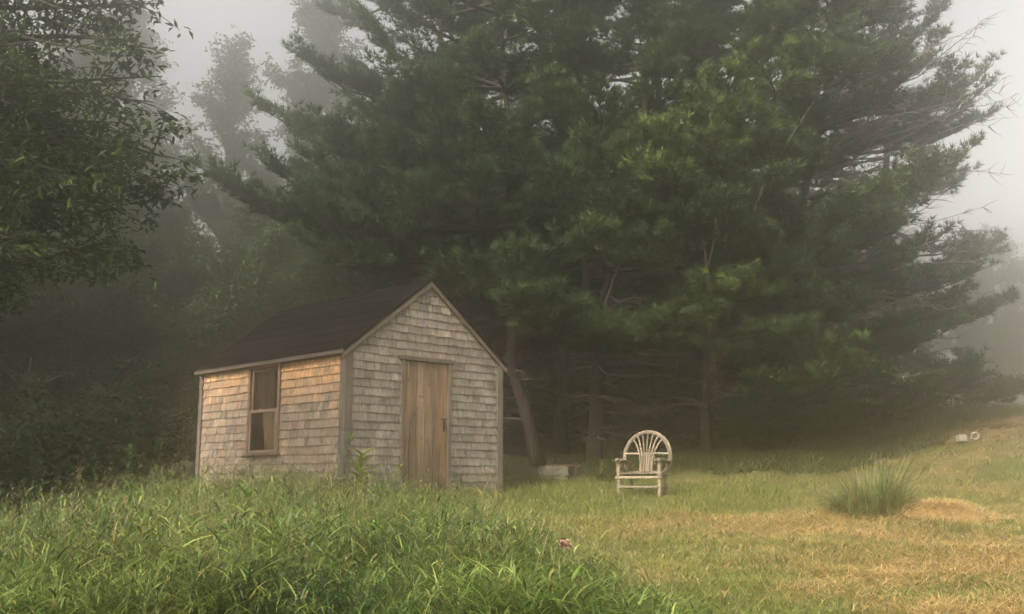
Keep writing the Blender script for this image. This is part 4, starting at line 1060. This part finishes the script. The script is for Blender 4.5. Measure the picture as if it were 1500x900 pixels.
o = mb.build('pipe_ring', M_STONE, None, smooth=True, loc=(fx(1433, 21.9), 21.9, gz1(fx(1433, 21.9), 21.9)+.12)); tag(o, 'small pale ring standing right of the square stone in distant grass', 'ring')

# weeds
def weed(name, px, Y, h, label, cat='plant', col=(.13, .2, .04), leafn=18, leafl=.10, leafw=.03, head=None, stemc=(.12, .15, .05), seed=0, lean=.08, tilt=.3):
    rg = R(seed); b = G(px, Y); b[2] += .03; root = empty(name, tuple(b)); tag(root, label, cat)
    top = np.array([lean*h, -.02, h]); c = spline([(0, 0, 0), (lean*.2*h, 0, h*.5), top], 12)
    mb = MB(); mb.tube(c, np.linspace(.007, .003, 12), 6, stemc); mb.build('stem', M_GRASS, root, smooth=True)
    n = leafn
    if n:
        t = rg.uniform(.15, 1, n); i = (t*11).astype(int); base = c[i]; cc = vary(rg, col, n, .1, .3)
        V = blades(rg, base, leafl*rg.uniform(.6, 1.2, n), rg.uniform(0, 2*PI, n), rg.uniform(.6, 1.3, n), rg.uniform(.3, 1.0, n), leafw*rg.uniform(.7, 1.2, n), cc, 5)
        link('leaves', mesh_np('leaves', *V, smooth=True), M_LEAF, root)
    if head is not None:
        kind, hc, r = head; m = 90 if kind != 'spike' else 120
        if kind == 'spike': pp = top+np.stack([rg.normal(size=m)*r*.35, rg.normal(size=m)*r*.35, rg.uniform(-r*3, r, m)], 1)
        else: pp = top+unit(rg.normal(size=(m, 3)))*np.array([r, r, r*.85])*rg.uniform(.55, 1, (m, 1))
        cc = vary(rg, hc, m, .15, .4)
        if kind == 'dried':
            q = rg.random(m) < .42; cc[q] = vary(rg, (.12, .045, .04), int(q.sum()))
        nr = unit(pp-top+rg.normal(size=(m, 3))*r*.5)
        V = leaf_quads(rg, pp, nr, np.full(m, r*.75), np.full(m, r*.5), cc, 0)
        link('flower_head', mesh_np('flower_head', *V), M_LEAF, root)
    return root
weed('flower', 825, 6.7, .50, 'dried pink and maroon flower head on a tall stem in front lawn', 'flower', (.15, .2, .06), 8, .09, .009, ('dried', (.62, .42, .32), .034), (.24, .30, .11), 71, .02)
weed('weed', 524, 12.7, .80, 'bushy yellow green weed growing at the near corner of the shed', 'plant', (.30, .36, .07), 120, .17, .038, None, seed=72)
weed('weed', 503, 12.9, 1.05, 'taller darker weed against the near corner board of the shed', 'plant', (.11, .17, .05), 30, .12, .03, None, seed=73)
weed('weed', 225, 12.0, .95, 'tall weed with pale round seed head left of the shed', 'plant', (.10, .14, .05), 16, .12, .025, ('ball', (.16, .18, .07), .026), seed=74)
weed('weed', 180, 11.6, .9, 'arching pale green grass stalk left of the shed', 'plant', (.13, .17, .06), 22, .16, .015, ('spike', (.14, .15, .07), .018), seed=75)
weed('weed', 108, 10.2, .82, 'reddish brown seeding weed at the left edge of the tall grass', 'plant', (.13, .12, .04), 22, .10, .025, ('spike', (.12, .075, .05), .014), (.12, .08, .05), 76)
weed('weed', 178, 8.6, .62, 'short tan withered weed among the left tall grass', 'plant', (.34, .24, .12), 14, .10, .02, ('spike', (.36, .24, .15), .018), (.3, .2, .1), 77)
weed('weed', 703, 12.4, .58, 'yellow dry stalk leaning in front of the right shed corner', 'plant', (.42, .33, .12), 8, .14, .02, None, (.42, .34, .14), 78, .3)
weed('weed', 875, 12.6, .3, 'single pale curled blade on the lawn left of the chair', 'plant', (.42, .42, .2), 3, .16, .02, None, (.35, .36, .16), 79, .25)
weed('weed', 668, 13.6, .42, 'dark leafy weed against the right part of the door wall', 'plant', (.10, .14, .05), 24, .09, .03, None, seed=80)
weed('weed', 575, 10.5, .7, 'pale plumed grass stalk rising before the shed door wall', 'plant', (.18, .24, .07), 14, .16, .014, ('spike', (.28, .28, .13), .025), seed=81)
weed('weed', 355, 8.4, .72, 'bright leafy weed in the middle of the left tall grass', 'plant', (.20, .29, .055), 40, .14, .035, None, seed=82)
weed('weed', 205, 7.6, .6, 'yellowish leafy weed at the lower left in tall grass', 'plant', (.26, .30, .055), 34, .12, .032, None, seed=83)

# ------------------------------------------------------------------ haze
DENS, ANISO = .0238, .935
mb = MB(); mb.box((-75, -25, -6.0), (85, 95, 19.5)); hz = mb.build('haze', None)
m, nt, out = mat('fog'); pv = nd(nt, 'ShaderNodeVolumePrincipled')
pv.inputs['Color'].default_value = (.96, .93, .88, 1); pv.inputs['Density'].default_value = DENS; pv.inputs['Anisotropy'].default_value = ANISO
pv.inputs['Density Attribute'].default_value = ''
L(nt, pv.outputs[0], out.inputs['Volume']); hz.data.materials.append(m)
try: m.cycles.homogeneous_volume = True
except Exception as e: print(e)
tag(hz, 'thin pale morning fog filling the air between the trees', 'fog', kind='stuff')

# ------------------------------------------------------------------ light, sky, camera
SUN_EL, SUN_AZ_FROM = math.radians(38), math.atan2(-.80, -.60)      # light comes from behind the camera, left
w = bpy.data.worlds.new('World'); sc.world = w; w.use_nodes = True
nt = w.node_tree; nt.nodes.clear(); out = nt.nodes.new('ShaderNodeOutputWorld'); bg = nt.nodes.new('ShaderNodeBackground')
sk = nt.nodes.new('ShaderNodeTexSky'); sk.sky_type = 'NISHITA'; sk.sun_disc = False
sk.sun_elevation = SUN_EL; sk.sun_rotation = math.atan2(math.cos(SUN_AZ_FROM), math.sin(SUN_AZ_FROM)); sk.air_density = 1.0; sk.dust_density = 6.0; sk.ozone_density = 1.0
hs = nt.nodes.new('ShaderNodeHueSaturation'); hs.inputs['Saturation'].default_value = .16
tn = nt.nodes.new('ShaderNodeMix'); tn.data_type = 'RGBA'; tn.blend_type = 'MULTIPLY'; tn.inputs[0].default_value = 1; tn.inputs[7].default_value = (1.03, 1.0, .97, 1)
nt.links.new(sk.outputs[0], hs.inputs['Color']); nt.links.new(hs.outputs[0], tn.inputs[6]); nt.links.new(tn.outputs[2], bg.inputs[0])
bg.inputs[1].default_value = .145; nt.links.new(bg.outputs[0], out.inputs[0])
sun = bpy.data.lights.new('sun', 'SUN'); sun.energy = 1.5; sun.angle = math.radians(14); sun.color = (1.0, .86, .66)
so = bpy.data.objects.new('sun', sun); COL.objects.link(so)
from mathutils import Vector
d = Vector((-math.cos(SUN_AZ_FROM)*math.cos(SUN_EL), -math.sin(SUN_AZ_FROM)*math.cos(SUN_EL), -math.sin(SUN_EL)))
so.rotation_euler = d.to_track_quat('-Z', 'Y').to_euler(); so.location = (0, 0, 30)
cam = bpy.data.cameras.new('camera'); co = bpy.data.objects.new('camera', cam); COL.objects.link(co); sc.camera = co
cam.sensor_fit = 'HORIZONTAL'; cam.sensor_width = 36; cam.lens = F/W0*36; cam.clip_start = .1; cam.clip_end = 3000
co.location = (0, 0, CAMZ); co.rotation_euler = (PI/2+PITCH, 0, 0)
sc.view_settings.view_transform = 'Standard'; sc.view_settings.look = 'None'; sc.view_settings.gamma = 1; sc.view_settings.exposure = 1.26
sc.view_settings.use_curve_mapping = False
sc.render.engine = 'CYCLES'; cy = sc.cycles
cy.max_bounces = 7; cy.diffuse_bounces = 3; cy.glossy_bounces = 2; cy.transmission_bounces = 3; cy.volume_bounces = 4; cy.transparent_max_bounces = 8
cy.use_denoising = True; cy.denoiser = 'OPENIMAGEDENOISE'; cy.caustics_reflective = False; cy.caustics_refractive = False
cy.sample_clamp_indirect = 4
cy.use_adaptive_sampling = True; cy.adaptive_threshold = .008
